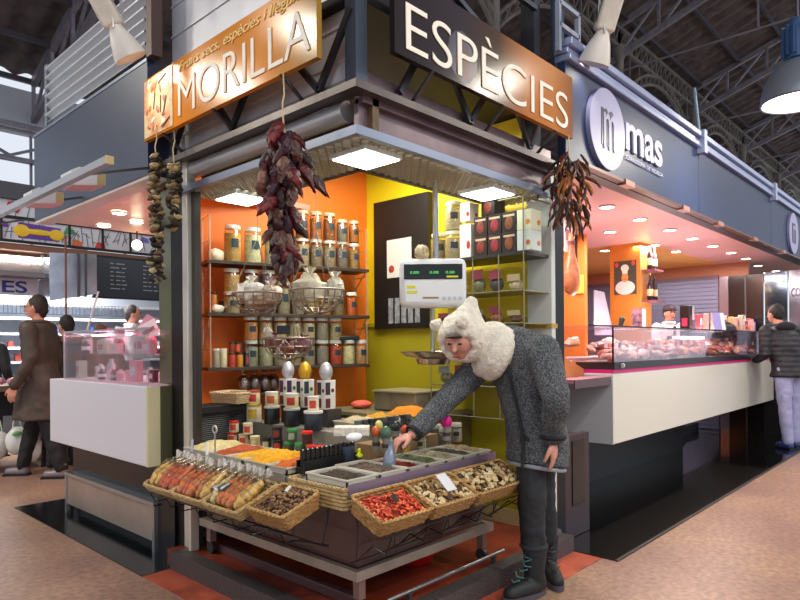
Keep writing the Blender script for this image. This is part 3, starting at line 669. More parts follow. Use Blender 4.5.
# back baskets and boxes
q = Pz(233, 402, .99)
Mx = Matrix.Translation((.42, 1.66, .942)) @ Matrix.Rotation(R(15), 4, 'Z')
basket(Mx, .10, .13, .07, 'pale woven basket behind the tins below the shelf', mw=M('d9c09a', .6, bump=.4, bs=60), mr=M('d9c09a', .6))
t = thing('black_crate', (.27, 1.67, .1), 'black ribbed plastic crate by the steel post', 'crate')
MB().box(-.19, -.1, 0, .25, .12, .84).build('body', M('1c1b1e', .5, bump=.8, bs=25, wave='Z'), t, bevel=.01)
MB().box(-.2, -.11, .80, .26, .13, .83).build('lip', M('17161a', .5), t)
t = thing('spice_scoop', on(215, 452, .77), 'small round metal scoop stuck upright in the beige powder', 'scoop')
MB().tube([(0, 0, -.02), (0, 0, .10)], .004, 8).build('handle', STEEL, t); MB().tube([(0, .018*math.cos(a*PI/8), .118+.018*math.sin(a*PI/8)) for a in range(16)], .005, 6, True).build('ring', M('c9c4b4', .4), t); MB().ell((0, 0, .118), (.004, .014, .014), 10, 6).build('disc', BLK, t)
for i, (px, py) in enumerate(((207, 455), (192, 452))):
    q = on(px, py, TZ+.02)
    t = thing('spice_shovel', q, ['white spatula handle beside the beige powder', 'steel spatula handle at the table end'][i], 'spatula')
    MB().tube([(0, 0, 0), (.01, .01, .07)], .008, 8).build('handle', WHITE if i == 0 else STEEL, t)
    MB().tube([(0, 0, 0), (.004, 0, -.012)], .012, 8).build('blade', STEEL, t)
# clear bags standing on the basket row under the shelf
for i, px in enumerate((243, 254, 264, 272)):
    x = .60+.09*i; q = at_x(px, x, 0)
    t = thing('sweet_bag', (x, q[1], .985), 'clear tied bag of brown sweets under the shelf, %s from the orange wall side' % ORD[i], 'bag', 'tied bags under the shelf')
    MB().ell((0, 0, .055), (.045, .045, .055), 12, 8, jit=.06).build('contents', M('6b463c', .6, var=.5, vs=50, bump=.5), t)
    MB().lathe([(.047, .02), (.05, .06), (.04, .11), (.01, .135), (.026, .165), (.034, .19)], 14).build('wrapper', glass('f4f0f4', .2, .3), t)
    MB().tube([(.011*math.cos(a), .011*math.sin(a), .135) for a in (0, 1.05, 2.1, 3.14, 4.2, 5.25)], .004, 5, True).build('tie', M('d9d2c8', .5), t)
tag(MB().prism([(.50, 1.76, .97), (.96, 1.72, .97), (.96, 1.93, .97), (.50, 2.04, .97)], (0, 0, .014)).build('wall_ledge', M('4a3024', .5)), 'narrow dark ledge on the orange wall under the tied bags', 'shelf')
# black tube rack
p0 = Vector((-.03, .42, TZ)); 
t = thing('tube_rack', (.02, .395, TZ+.035), 'black rack holding a row of black spice tubes', 'rack')
MB().box(-.04, -.03, 0, .34, -.022, .03).box(-.04, .022, 0, .34, .03, .03).box(-.04, -.03, -.03, .34, .03, .0).build('rack_base', BLK, t)
for i in range(12):
    MB().lathe([(.0115, .002), (.0125, .075), (.012, .08), (.006, .084), (0, .086)], 12, (-.025+.03*i, 0, 0)).build('tube', M('1b1b1f', .25), t)
t = thing('white_dotted_box', on(352, 435, .86), 'white patterned cardboard box with eggs behind the dark canister', 'box', rz=R(-47))
MB().box(-.09, -.05, -.0, .09, .05, .045).build('box', M('ddd5c6', .6, var=.25, vs=60), t, bevel=.004)
t2 = MB().ell((0, 0, 0), (.045, .028, .02), 14, 8).build('paper_bag', M('f0f0f2', .5)); q = on(354, 437, .895); t2.location = q; tag(t2, 'white crumpled packet lying on the patterned box', 'packet')
# support under these: a display block
q = on(362, 452, TZ); t = thing('display_block', (.62, .37, TZ-.005), 'low wooden block behind the peppercorn trays', 'block'); MB().box(-.21, -.03, 0, .34, .09, .10).build('block', M('8a6f48', .6), t, bevel=.004)
tin((.275, .385, TZ), .038, .10, '2b3544', '3a4658', 'dark blue canister in front of the patterned box', name='canister', cat='canister', metal=.3)
o = MB().ell((0, 0, 0), (.02, .014, .015), 8, 6, jit=.2).ell((.01, .012, .02), (.012, .01, .012), 8, 6, jit=.2).build('clip_flower', M('cfd414', .4)); o.location = (.315, .335, TZ+.055); tag(o, 'yellow green clip beside the dark blue canister', 'clip')
for i, (px, py, c, nm, rr_) in enumerate(((376, 432, 'c8642e', 'orange brown', .026), (379, 425, 'd6cf7a', 'yellow', .022), (386, 433, '4a6a58', 'dark green', .030), (396, 427, '2c3034', 'black', .026), (397, 420, 'e2e0dc', 'white', .022), (405, 430, 'd2502e', 'orange red', .022), (446.5, 422, 'd6158a', 'bright magenta', .03))):
    z = .87 if px < 440 else .90; q = Pz(px, py, z); 
    o = MB().ell((0, 0, 0), (rr_, rr_, rr_*1.25), 16, 12).build('painted_egg', M(c, .25)); o.location = q; tag(o, '%s painted egg standing among the spice jars' % nm, 'egg')
    t = thing('egg_cup', (q.x, q.y, z-rr_-.07), 'small glass holder below the %s egg' % nm, 'holder'); MB().lathe([(.02, 0), (.022, .004), (.018, .06), (.024, .075)], 14).build('cup', M('8d8a84', .3), t)
    MB().lathe([(.0205, .02), (.0205, .045)], 14).build('label', M('3a3230', .5), t)
for i, (px, py, c, nm) in enumerate(((409, 455, 'd0a52a', 'yellow'), (428, 452, 'b8ae8a', 'pale grey'), (447, 446, '8a8272', 'brown'), (418, 447, '9a8a6a', 'beige'), (437, 442, '6a6252', 'dark'), (456, 440, 'a39a84', 'light'))):
    q = Pz(px, py, TZ+.01); jar((q.x, max(q.y, .36), TZ), .042, .10, c, 'b8b2a4', 'squat glass jar of %s spice behind the herb trays' % nm, lab='2a2a28')
# rows of small dark jars on the block
rr = random.Random(9)
for i in range(9):
    q = Pz(352+i*9, 424, .95); c = rr.choice(['2a2c2a', '3a3c30', '5a2420', '2c3226'])
    jar((.52+i*.052, .56, R2-.02), .024, .075, c, rr.choice(['1c1d20', '3a3f44', '55595c']), 'tiny dark spice jar in the back row, %s from the canisters' % ORD[i], 'tiny jars in the back row', lab=None)
spice_back = [(.60, .60, .78, .86, 'c8b48c', 'tan flour at the back behind the mini jars'), (.80, .60, .95, .86, 'd8981c', 'orange yellow powder on the upper step')]
for i, (x0, y0, x1, y1, c, what) in enumerate(spice_back):
    tt = tray(x0, y0, x1, y1, .04, 'shallow tray holding '+what, z=R2+.001); heap(x0+.012, y0+.012, x1-.012, y1-.012, R2+.02, .05, M(c, .8, bump=.5, bs=150), 'spice_heap', 'heap of '+what, 'spice', seed=30+i)
# plastic crates at the back by the yellow wall
t = thing('plastic_tub', (1.42, .98, .86), 'clear grey plastic tub at the foot of the yellow wall', 'tub', rz=0)
MB().box(-.16, -.2, 0, .16, .2, .13).build('body', M('77705c', .25, var=.2, vs=10), t, bevel=.01); MB().box(-.17, -.21, .13, .17, .21, .14).build('lid', M('9a9078', .3), t)
t = thing('back_counter', (1.375, 1.1, .1), 'dark back counter under the yellow wall', 'counter')
MB().box(-.3, -.45, 0, .33, .45, .73).build('body', M('5a5222', .5), t); MB().box(-.31, -.46, .73, .34, .46, .755).build('worktop', M('7c7658', .4), t)
heap(1.1, .66, 1.3, .9, .86, .05, M('e08a14', .8, bump=.5, bs=150), 'spice_heap', 'heap of orange turmeric at the back by the yellow wall', 'spice', seed=21)
o = MB().ell((0, 0, 0), (.09, .07, .03), 14, 8, jit=.04).build('cloth_bundle', M('e0604a', .6)); o.location = (1.3, 1.35, .885); tag(o, 'salmon pink cloth on the back counter', 'cloth')

# ------------------------------------------------------------------ wall shelves of jars (turned slightly against the orange wall)
SA = Vector((.35, 1.84, 0)); SB = Vector((1.50, 1.50, 0)); sd = (SB-SA).normalized(); sn = Vector((-sd.y, sd.x, 0))
def SP(u, v, z): p = SA+sd*u+sn*v; return Vector((p.x, p.y, z))
SLn = (SB-SA).length
SF = frame((SA.x, SA.y, 0), sd, sn, (0, 0, 1))
t = thing('wall_shelf_rack', (0, 0, 0), 'three dark shelves on wire sides fixed to the orange wall', 'shelf', mat=SF)
SHZ = (1.91, 1.55, 1.175)
for z in SHZ: MB().box(-.02, -.02, z-.022, SLn+.02, .22, z).build('shelf_board', M('3b2f27', .45), t, bevel=.002)
for u in (0, SLn):
    mb = MB(); mb.tube([(u, -.01, 1.16), (u, -.01, 2.22), (u, .2, 2.22), (u, .2, 1.16)], .005, 6)
    for z in (1.3, 1.45, 1.7, 1.85, 2.05): mb.tube([(u, -.01, z), (u, .2, z)], .003, 5)
    mb.tube([(u, -.01, 1.9), (u, .2, 1.75)], .004, 5); mb.tube([(u, -.01, 1.54), (u, .2, 1.3)], .004, 5)
    mb.build('wire_side', M('b9b2a2', .35, .6), t)
MB().tube([(.6, -.01, 1.17), (.6, -.01, 2.0)], .004, 6).build('wire_upright', M('7a7264', .35, .6), t)
def onshelf(u, z, r): return SP(u, r+.012, z)
gc = ['c9b88a', 'd6d0a8', 'b0a88a', '8a7a5a', 'cabf96', '9a7a4a', 'a8915c', 'bdb28c', '7d6d50']
nmz = ['top', 'middle', 'bottom']
rr = random.Random(21)
def shelf_jars(si, items):
    for k, (u, r, h, c, lid, what) in enumerate(items):
        jar(onshelf(u, SHZ[si], r), r, h, c, lid, 'glass jar of %s on the %s shelf, %s from the left' % (what, nmz[si], ORD[k]), rz=-1.85+PI*0, lab='1f3440')
shelf_jars(0, [(.18, .062, .24, 'c9a45a', 'f0f0ea', 'amber grain with white lid'), (.325, .062, .235, 'dfe0b4', 'f0f0ea', 'pale flour with white lid'), (.46, .05, .21, 'b8b49a', 'dcdcd8', 'pale seeds with grey lid'),
               (.59, .05, .20, '8c8674', 'c9c4b8', 'grey pods'), (.70, .052, .19, 'a89a7c', 'c9c4b8', 'pale sticks'), (.81, .052, .19, '8a7a62', 'c9c4b8', 'brown bark'), (.92, .052, .19, '97876a', 'c9c4b8', 'dark sticks'), (1.025, .048, .19, '7a7066', 'a8a49a', 'grey leaves'), (1.125, .045, .18, 'a07a4a', 'b8b4a8', 'orange peel')])
for k, (u, r, h, c, what) in enumerate(((.70, .05, .19, '9a5a34', 'amber pods'), (.81, .05, .19, 'a86430', 'orange sticks'), (.92, .05, .19, '8c5428', 'dark amber sticks'), (1.025, .046, .15, '7c7266', 'grey roots'), (1.125, .042, .15, 'a86a2c', 'dried peel'))):
    jar(onshelf(u, 1.91+.207, r), r, h, c, 'b8a488', 'tall glass jar of %s piled on top shelf jars, %s from chilli bunch' % (what, ORD[k]), rz=-1.85)
for k, (u, c, what) in enumerate(((.17, 'c2a066', 'yellow corn'), (.31, '6c5c66', 'mauve beans'), (.435, '70667a', 'lilac seeds'))):
    jar(onshelf(u, 1.55+.155, .058), .058, .14, c, 'dcdcd4', 'glass jar of %s in the upper middle shelf pile, %s from wire end' % (what, ORD[k]), rz=-1.85, lab=None)
shelf_jars(1, [(.17, .06, .135, 'b8a684', 'dcdcd4', 'beige grain'), (.31, .06, .135, '8c7c70', 'c9c9c4', 'brown lentils'), (.435, .055, .135, '84768a', 'c9c9c4', 'grey seeds'), (.55, .05, .22, 'a39c80', 'c9c9c4', 'pale pods behind the garlic'),
               (.66, .05, .22, '9a9684', 'c9c9c4', 'grey leaves'), (.77, .05, .22, 'c0a44a', 'c9c4a8', 'golden spice'), (.88, .048, .21, 'a8823a', 'bdb8a0', 'ochre spice'), (.99, .048, .21, '8a7a52', 'bdb8a0', 'olive spice'), (1.10, .045, .16, 'd2641c', 'd8d0c0', 'orange powder')])
for lv, hh in ((0, .165), (1, .15)):
    base = 1.175 + (.185 if lv else 0)
    cs = [('8f9a86', 'olive leaves'), ('b7b89a', 'pale seeds'), ('a8a084', 'grey beige grain'), ('a39674', 'khaki seeds'), ('9a9282', 'grey pods'), ('8f877a', 'dark pods'), ('c0492a', 'red spice'), ('d8d0a0', 'cream flour'), ('c99a6a', 'tan powder')] if not lv else [('c9905a', 'tan nuts'), ('b9a07a', 'beige nuts'), ('c2b48e', 'cream grain'), ('b8ae8e', 'pale grain'), ('c9bc94', 'cream beans'), ('8f8878', 'grey seeds'), ('a89a70', 'khaki grain')]
    us = [.30+.110*i for i in range(len(cs))]
    for k, (c, what) in enumerate(cs):
        p = onshelf(us[k], base, .046)
        jar(p, .053, hh, c, 'e8e8e4' if lv else 'd0d0cc', 'glass jar of %s on the bottom shelf, %s row, %s from the left' % (what, 'upper' if lv else 'lower', ORD[k]), lab='22303a' if k % 2 == 0 else None, rz=-1.85)
t = thing('shelf_insert', (0, 0, 0), 'clear acrylic layer between the two jar rows of the bottom shelf', 'shelf', mat=SF)
MB().box(.24, .0, 1.348, SLn-.1, .12, 1.354).build('acrylic_sheet', glass('e8f0ea', .05, .2), t)
for u in (.245, SLn-.11): MB().box(u, .0, 1.175, u+.006, .12, 1.349).build('support', glass('e8f0ea', .05, .2), t)
for k, (u, z, c, l, nm) in enumerate(((.05, 1.175, '9a9684', 'd8d0c0', 'grey bottle'), (.10, 1.175, 'd0c8a0', 'c9c4b0', 'cream bottle'), (.16, 1.175, 'c2452a', '28201c', 'red labelled tin'), (.215, 1.175, 'c98a2a', '28201c', 'gold labelled tin'), (.265, 1.175, '3a2430', '28201c', 'dark labelled tin'))):
    tin(SP(u, .04, z), .024, .13 if k < 2 else .1, c, l, nm+' at the wire end of the bottom shelf', lab='b03a44' if k in (2, 4) else None, rz=-1.85)
for k, (u, z, c) in enumerate(((.16, 1.31, '8a3a2a'), (.2, 1.31, 'c05a3a'))): tin(SP(u, .04, z-.03), .02, .07, c, '28201c', ['dark red', 'light red'][k]+' tin stacked on the small tins')
o = MB().ell((0, 0, 0), (.06, .035, .045), 12, 8, jit=.12).build('paper_packet', M('e9d3b4', .6)); o.location = SP(.06, .06, 1.955); tag(o, 'crumpled cream packet at the wire end of the top shelf', 'packet')
o = MB().ell((0, 0, 0), (.055, .03, .03), 12, 8, jit=.15).build('paper_packet', M('ddd0be', .6)); o.location = SP(.07, .06, 1.58); tag(o, 'crumpled white packet at the wire end of the middle shelf', 'packet')
for k, (c, nm) in enumerate((('d28a4a', 'amber'), ('2a1c18', 'black'))):
    tin(SP(.06+.055*k, .12, 1.55), .022, .15 if k == 0 else .09, c, '2a2420', nm+' bottle behind the packet on the middle shelf', rz=-1.85)
o = MB().box(-.09, -.05, 0, .09, .05, .035).build('dark_tray', M('22262a', .4), bevel=.01); o.matrix_world = Matrix.Translation(SP(1.06, .06, 1.36)) @ SF.to_quaternion().to_matrix().to_4x4(); tag(o, 'dark folded packet on the upper jar row end', 'packet')

# ------------------------------------------------------------------ dark board, paper, right shelf
t = thing('notice_board', (1.69, 1.31, 1.45), 'large black board on the yellow wall beside the scale', 'board')
MB().box(0, -.29, 0, .05, .29, 1.02).build('panel', M('16130f', .5), t)
MB().box(-.004, -.12, .40, 0, .14, .70).build('paper_sheet', M('d8d4ca', .5), t)
MB().ell((-.006, .09, .47), (.002, .03, .03), 12, 6).build('seal_print', M('a8402a', .5), t)
mbz = MB(); [mbz.box(-.002, -.2+.07*i, .04, 0, -.15+.07*i, .24) for i in range(5)]; mbz.build('small_notice', M('8d8f92', .5, var=.4, vs=30), t)
t = thing('wire_wall_rack', (1.52, .40, 1.2), 'wire rack on the yellow wall with boxes above and packets below', 'rack')
MB().box(-.12, -.38, .67, .2, .36, .69).build('shelf_board', M('2b2824', .4), t)
wm = M('8d876a', .4, .5); mb = MB()
for y in (-.38, -.2, 0, .2, .36): mb.tube([(-.12, y, -.35), (-.12, y, 1.02 if y < -.3 else .68)], .004, 6)
for z in (-.35, -.15, .05, .25, .45): mb.tube([(-.12, -.38, z), (-.12, .36, z)], .004, 6)
mb.tube([(-.12, -.38, 1.02), (.2, -.38, 1.02)], .004, 6); mb.tube([(-.12, -.2, 1.02), (-.12, -.38, 1.02)], .004, 6)
mb.build('wire_front', wm, t)
for z in (-.15, .05, .25, .45): MB().box(-.118, -.38, z-.006, .2, .36, z).build('wire_shelf', M('8d8a5a', .4), t)
bx = [(0, 0), (1, 0), (2, 0), (0, 1), (1, 1), (2, 1), (1, 2)]
for i, (c, rw) in enumerate(bx):
    y = .345-.108*c+(.05 if rw == 2 else 0)
    tt = carton((1.47, y, 1.891+.126*rw), .12, .102, .124, '231613', 'black tea box with red picture, %s of the %s tier' % (['left', 'middle', 'right'][c] if rw < 2 else 'single box', ['lower', 'second', 'topmost'][rw]), 'black boxes on the yellow wall rack')
    MB().ell((-.061, 0, .055), (.002, .03, .04), 12, 6).build('picture', M(['7a3426', '8a2c30', '7a4626'][i % 3], .4, var=.4, vs=50), tt); MB().box(-.0615, -.04, .095, -.06, .04, .108).build('title_strip', M('c9a88a', .5), tt)
carton((1.47, .022, 1.891), .12, .1, .124, 'cfd8d4', 'pale box with orange print at the post end, lower', dot='c86a2a'); carton((1.47, .022, 2.016), .12, .1, .124, 'dcdcc0', 'pale box with orange print at the post end, upper', dot='d88a2a')
carton((1.47, .475, 1.891), .10, .09, .22, 'e2ded6', 'white tall carton with red berries print on the wall rack', dot='b02a2a'); carton((1.47, .475, 2.132), .1, .08, .12, 'e6dcd4', 'small white carton with red print, topmost beside the yellow wall', dot='b02a2a')
for i, (y, z, c) in enumerate(((.61, 1.891, 'b0a27a'), (.61, 2.09, 'c8c096'), (.735, 1.891, 'a8986a'))):
    jar((1.47, y, z), .06, .175, c, 'dcd8c0', 'round clear canister of %s biscuits between board and boxes' % ['tan', 'cream', 'brown'][i], lab='2c3038')
t = thing('wire_wall_ledge', (1.5, .80, 1.885), 'narrow ledge under the round canisters by the scale pole', 'shelf'); MB().box(-.1, -.03, -.01, .22, .16, .004).build('board', M('5a5646', .4), t); MB().box(.1, .0, -.1, .12, .12, -.01).build('bracket', DSTEEL, t)
rr = random.Random(31)
for zi, z in enumerate((1.655, 1.455, 1.255, 1.055)):
    for yi in range(5):
        y = .68-.14*yi; c = rr.choice(['5a4030', '3a3a40', '8a5c3a', 'a89c7c', '6a4a58', '6a6a50', '3f4c50']); hh = rr.uniform(.06, .13)
        t = thing('spice_packet', (1.47, y, z), 'clear spice packet in the wire rack, %s tier down, %s from the scale' % (ORD[zi], ORD[yi]), 'packet', 'clear packets in the wall rack')
        MB().ell((0, 0, hh*.42), (.03, .05, hh*.42), 10, 8, jit=.1, rnd=rr).build('contents', M(c, .6, var=.4, vs=60), t)
        MB().box(-.032, -.045, hh*.7, -.028, .045, hh*1.2).build('header_card', M(rr.choice(['a89870', '98866c', '70757a', '7a3040']), .5), t)

# ------------------------------------------------------------------ hanging scale
t = thing('hanging_scale', W(.19, 3.6, 1.54), 'white electronic hanging scale with green digits', 'scale', rz=R(-47))
MB().box(-.19, -.05, -.01, .19, .05, .27).build('body', M('dfe1e4', .3), t, bevel=.035)
MB().box(-.165, -.057, .15, .165, -.049, .235).build('display', M('0d1210', .15), t, bevel=.006)
GD = M('49c05a', .4, emit=.9)
for i, (x, s_) in enumerate(((-.14, '0.000'), (-.03, '0.00'), (.06, '0.00'))): text(s_, x+.01, .18, .05, .014, GD, t, 'digits', frame((0, -.058, 0), (1, 0, 0), (0, 0, 1), (0, -1, 0)))
MB().box(.075, -.059, .158, .14, -.057, .168).box(-.15, -.053, .10, -.10, -.05, .115).box(-.15, -.053, .07, -.09, -.05, .085).build('yellow_sticker', M('d6d22a', .4), t)
MB().box(-.06, -.053, .04, .03, -.05, .05).build('name_plate', M('9a7a5a', .4), t)
for i in range(4): MB().box(.05+.03*i, -.053, .03, .07+.03*i, -.05, .05).build('button', M('b9bcc2', .4), t)
MB().tube([(.02, .02, .27), (.02, .02, .75)], .017, 12).build('hanging_pole', M('a8a8a4', .25, .7), t)
MB().tube([(.0, .0, -.01), (.0, .0, -.28)], .010, 8).build('pan_rod', M('a8a8a4', .3, .6), t)
MB().lathe([(.05, -.335), (.09, -.33), (.10, -.30), (.11, -.295), (.16, -.285), (.185, -.262), (.19, -.258), (.175, -.27), (.1, -.288), (0, -.29)], 32).build('weighing_pan', M('b5ada2', .2, .85), t)
o = MB().ell((0, 0, 0), (.055, .035, .045), 12, 8, jit=.15).build('herb_packet', M('c9c49a', .5, c2='9a6a4a', vs=30)); q = W(.13, 3.6, 1.845); o.location = q; tag(o, 'small speckled packet lying on top of the scale', 'packet')

# ------------------------------------------------------------------ hanging wire baskets
def wire_bowl(c, r, top, label):
    t = thing('hanging_wire_basket', c, label, 'basket'); wc = M('8d7f70', .35, .7); mb = MB()
    for j in range(4):
        a = j*PI/8; rr_ = r*math.cos(a); z = -r*.85*math.sin(a); mb.tube([(rr_*math.cos(g*PI/14), rr_*math.sin(g*PI/14), z) for g in range(28)], .0050 if j == 0 else .0032, 6, True)
    for k_ in range(8):
        g = k_*PI/8; mb.tube([(r*math.cos(a)*math.cos(g), r*math.cos(a)*math.sin(g), -r*.85*abs(math.sin(a))) for a in [PI*i/14 for i in range(15)]], .0032, 5)
    mb.build('wire_bowl', wc, t)
    cb = MB()
    for k_ in range(3):
        g = k_*2*PI/3+.5; cb.tube([(r*math.cos(g), r*math.sin(g), 0), (0, 0, .30)], .0018, 5)
    cb.tube([(0, 0, .3), (0, 0, top-c[2])], .002, 5); cb.build('hanging_chain', M('8d857a', .4, .5), t)
    return t
def lump(loc, r, c, label, cat='bag', name='garlic_bag', seed=0, T=None):
    rr = random.Random(seed); t = thing(name, loc, label, cat)
    mb = MB(); mb.ell((0, 0, 0), r, 14, 10, T, jit=.20, rnd=rr); mb.build('bag', M(c, .35, bump=1, bs=22, var=.3, vs=22), t)
    mk_ = MB()
    for q in range(5): g = q*1.2; mk_.tri([(0, 0, r[2]*.85), (.035*math.cos(g), .035*math.sin(g), r[2]*1.5), (.035*math.cos(g+.9), .035*math.sin(g+.9), r[2]*1.4)])
    mk_.build('gathered_end', M(c, .55), t)
    return t
c1 = W(-.76, 3.38, 1.60); wire_bowl(c1, .135, 2.25, 'upper hanging wire basket with crumpled white garlic bags')
lump(c1+Vector((-.02, .03, .01)), (.08, .07, .06), 'ece2d4', 'crumpled white paper bag heaped in the upper wire basket', seed=1); lump(c1+Vector((.05, -.05, .0)), (.055, .06, .05), 'd9c3ac', 'beige bag at the front of the upper wire basket', seed=2); lump(c1+Vector((-.0, -.02, -.045)), (.07, .075, .04), 'b8937a', 'brown bag at the bottom of the upper wire basket', seed=3)
c2 = W(-.42, 3.2, 1.60); wire_bowl(c2, .140, 2.25, 'hanging wire basket with two full netted bags')
lump(c2+Vector((-.02, .03, .01)), (.085, .08, .075), 'c9c0a6', 'full netted grey beige bag in the wire basket before the shelf', seed=4); lump(c2+Vector((.07, -.06, .01)), (.04, .045, .06), 'd8d2bc', 'small pale bag hanging over the wire basket edge', seed=5)
c3 = W(-.585, 3.3, 1.36); wire_bowl(c3, .135, 2.25, 'lower hanging wire basket with reddish brown pods')
for i, (dx, dz) in enumerate(((-.055, -.02), (.0, -.055), (.055, -.035))):
    lump(c3+Vector((dx, -dx*.9, dz)), (.045, .04, .035), ['8a5240', '7a4434', '84505a'][i], 'bag of reddish brown dried pods in the lower wire basket, %s' % ['towards the orange wall', 'at the bottom', 'towards the scale'][i], name='pod_bag', seed=6+i)
o = MB().limb([(0, 0, 0), (.05, -.05, -.1)], [.02, .016], 8).build('paper_roll', M('e8dcc8', .6)); o.location = c3+Vector((-.08, .07, .04)); tag(o, 'cream rolled paper tucked in the lower wire basket', 'paper')
o = MB().box(-.035, -.002, 0, .035, .002, .045).build('price_tag', M('17171a', .4)); o.location = c3+Vector((-.06, -.04, .02)); o.rotation_euler = (R(-10), 0, R(-47)); tag(o, 'black price tag on the lower wire basket', 'tag')

# ------------------------------------------------------------------ dried strings on the signs
def bunch(top, zt, zb, wid, label, meshes, n, stringtop, name='dried_chilli_string', kids='chilli', seed=1, two=None, down=True, prof=None):
    t = thing(name, top, label, 'chilli bunch' if kids == 'chilli' else 'mushroom string'); rr = random.Random(seed)
    L = zt-zb
    mb = MB(); mb.tube([(0, 0, stringtop-top[2]), (.008, .004, (stringtop+zt)/2-top[2]+.03), (-.006, 0, (stringtop+zt)/2-top[2]-.02), (0, 0, zt-top[2])], .004, 6)
    mb.tube([(0, 0, zt-top[2]), (0, 0, zb+L*.15-top[2])], .005, 6)
    mb.build('string', M('d8c49a', .7), t)
    for i in range(n):
        f = (i+.5)/n; z = zt-f*L*.92-top[2]; wf = prof(f) if prof else 1
        g = rr.uniform(0, 2*PI); rad = wid*wf*rr.uniform(.15, .85)
        inst(rr.choice(meshes), kids, t, (rad*math.cos(g), rad*math.sin(g), z), (rr.uniform(-.5, .5)+(PI if not down else PI), rr.uniform(-.7, .7), g), rr.uniform(.8, 1.25))
    return t
def chil(c, l, r, seed, wr=.2, curl=.3):
    rr = random.Random(seed); pts = []; rad = []
    for i in range(7):
        f = i/6; pts.append((curl*l*math.sin(f*2.2)*.4, rr.uniform(-.004, .004), f*l)); rad.append(r*(.35+.65*math.sin(min(1, f*2+.15)*PI/2))*(1-max(0, f-.45)*1.6)+.0012)
    mb = MB().tube(pts, rad, 8)
    mb.v = [tuple(Vector(v)*(1+rr.uniform(-wr*.12, wr*.12))) for v in mb.v]
    return mk(mb, M(c, .42, bump=1, bs=55, var=.4, vs=30), 'chilli')
big = [chil(c, .105, .025, i, 1.7, .5) for i, c in enumerate(('3a0f14', '521218', '2a0d10', '6b1a20', '55302a', '7c5548', '3b1a2c'))]
T1 = (-.15, .33, 2.36)
bunch(T1, 2.33, 1.66, .105, 'large hanging bunch of wrinkled dark red dried peppers', big, 99, 2.575, seed=3, prof=lambda f: .55+.55*math.sin(min(1, f*1.4)*PI)+(-.15 if f > .85 else 0))
thin = [chil(c, .12, .0085, 20+i, .8, .7) for i, c in enumerate(('4a2014', '5c2c18', '2c140f', '7a3c1c', 'a86428', '3a1e16'))]
T2 = (1.64, -.16, 2.46)
bunch(T2, 2.50, 2.06, .10, 'spiky bunch of thin rust brown dried chillies at the orange sign end', thin, 95, 2.6, seed=4, prof=lambda f: .85+.4*math.sin(f*PI))
def cap(c, s_):
    rr = random.Random(s_); mb = MB(); mb.ell((0, 0, 0), (.025, .022, .010), 9, 6, jit=.2, rnd=rr); mb.ell((.004, 0, .006), (.016, .016, .008), 8, 5, jit=.2, rnd=rr)
    return mk(mb, M(c, .6, bump=.8, bs=50, var=.35, vs=70), 'slice')
caps = [cap(c, 40+i) for i, c in enumerate(('2e2622', '443a2e', '6a5840', '9a8760', '231f1d', 'b8a478'))]
T3 = (-.16, 1.56, 2.48)
bunch(T3, 2.45, 1.64, .045, 'long string of dark dried mushroom slices beside the steel post', caps, 98, 2.6, 'dried_mushroom_string', 'mushroom_slice', 5)
bunch((-.12, 1.42, 2.40), 2.38, 1.98, .04, 'short string of dark dried mushroom slices against the post', caps, 60, 2.6, 'dried_mushroom_string', 'mushroom_slice', 6)

# ------------------------------------------------------------------ people
def loft(mb, rings, n=24):
    v = []
    for c, ax, ay in rings:
        for k in range(n): g = 2*PI*k/n; v.append(Vector(c)+Vector(ax)*math.cos(g)+Vector(ay)*math.sin(g))
    m = len(rings)
    return mb.add(v, [(i*n+k, i*n+(k+1) % n, (i+1)*n+(k+1) % n, (i+1)*n+k) for i in range(m-1) for k in range(n)]+[tuple(range(n-1, -1, -1)), tuple((m-1)*n+k for k in range(n))])
def skin(mb, name, mat, parent, vox=.01, sm=3, disp=None):
    o = mb.build(name, mat, parent, ang=180)
    r = o.modifiers.new('surface', 'REMESH'); r.mode = 'VOXEL'; r.voxel_size = vox; r.use_smooth_shade = True
    if sm: s = o.modifiers.new('smooth', 'SMOOTH'); s.iterations = sm; s.factor = .6
    if disp:
        tx = bpy.data.textures.new('cloth', 'CLOUDS'); tx.noise_scale = disp[0]; d = o.modifiers.new('folds', 'DISPLACE'); d.texture = tx; d.strength = disp[1]; d.mid_level = .5
    return o
def hand(mb, wrist, d, nrm, thumb, s=1.0, curl=.5):
    """palm, four fingers and a thumb; d: hand direction, nrm: back of the hand, thumb: thumb side"""
    w_ = Vector(wrist); d = Vector(d).normalized(); th = Vector(thumb); th = (th-d*th.dot(d)).normalized(); nr = Vector(nrm); nr = (nr-d*nr.dot(d)-th*nr.dot(th)).normalized()
    for q in range(4):
        off = (-.028+.019*q)*s; b = w_+d*.02*s+th*off*.7; k_ = w_+d*(.085-.004*abs(q-2))*s+th*off
        mb.limb([b, k_], [.016*s, .0125*s], 8)
        L = [.058, .07, .075, .068][q]*s; dd = d
        p = k_
        for j in range(3):
            dd = (dd - nr*curl*.75).normalized(); p2 = p+dd*L*(.45, .32, .25)[j]; mb.limb([p, p2], [(.0105-.0015*j)*s, (.0095-.0018*j)*s], 7); p = p2
    b = w_+d*.02*s+th*.02*s; p1 = b+(d*.6+th*.75-nr*.2).normalized()*.045*s; p2 = p1+(d*.9+th*.3-nr*.35).normalized()*.032*s; p3 = p2+(d*.9-nr*.45).normalized()*.022*s
    mb.limb([b, p1, p2, p3], [.016*s, .013*s, .011*s, .009*s], 8)
SKN = M('c98f78', .5, sss=.1)
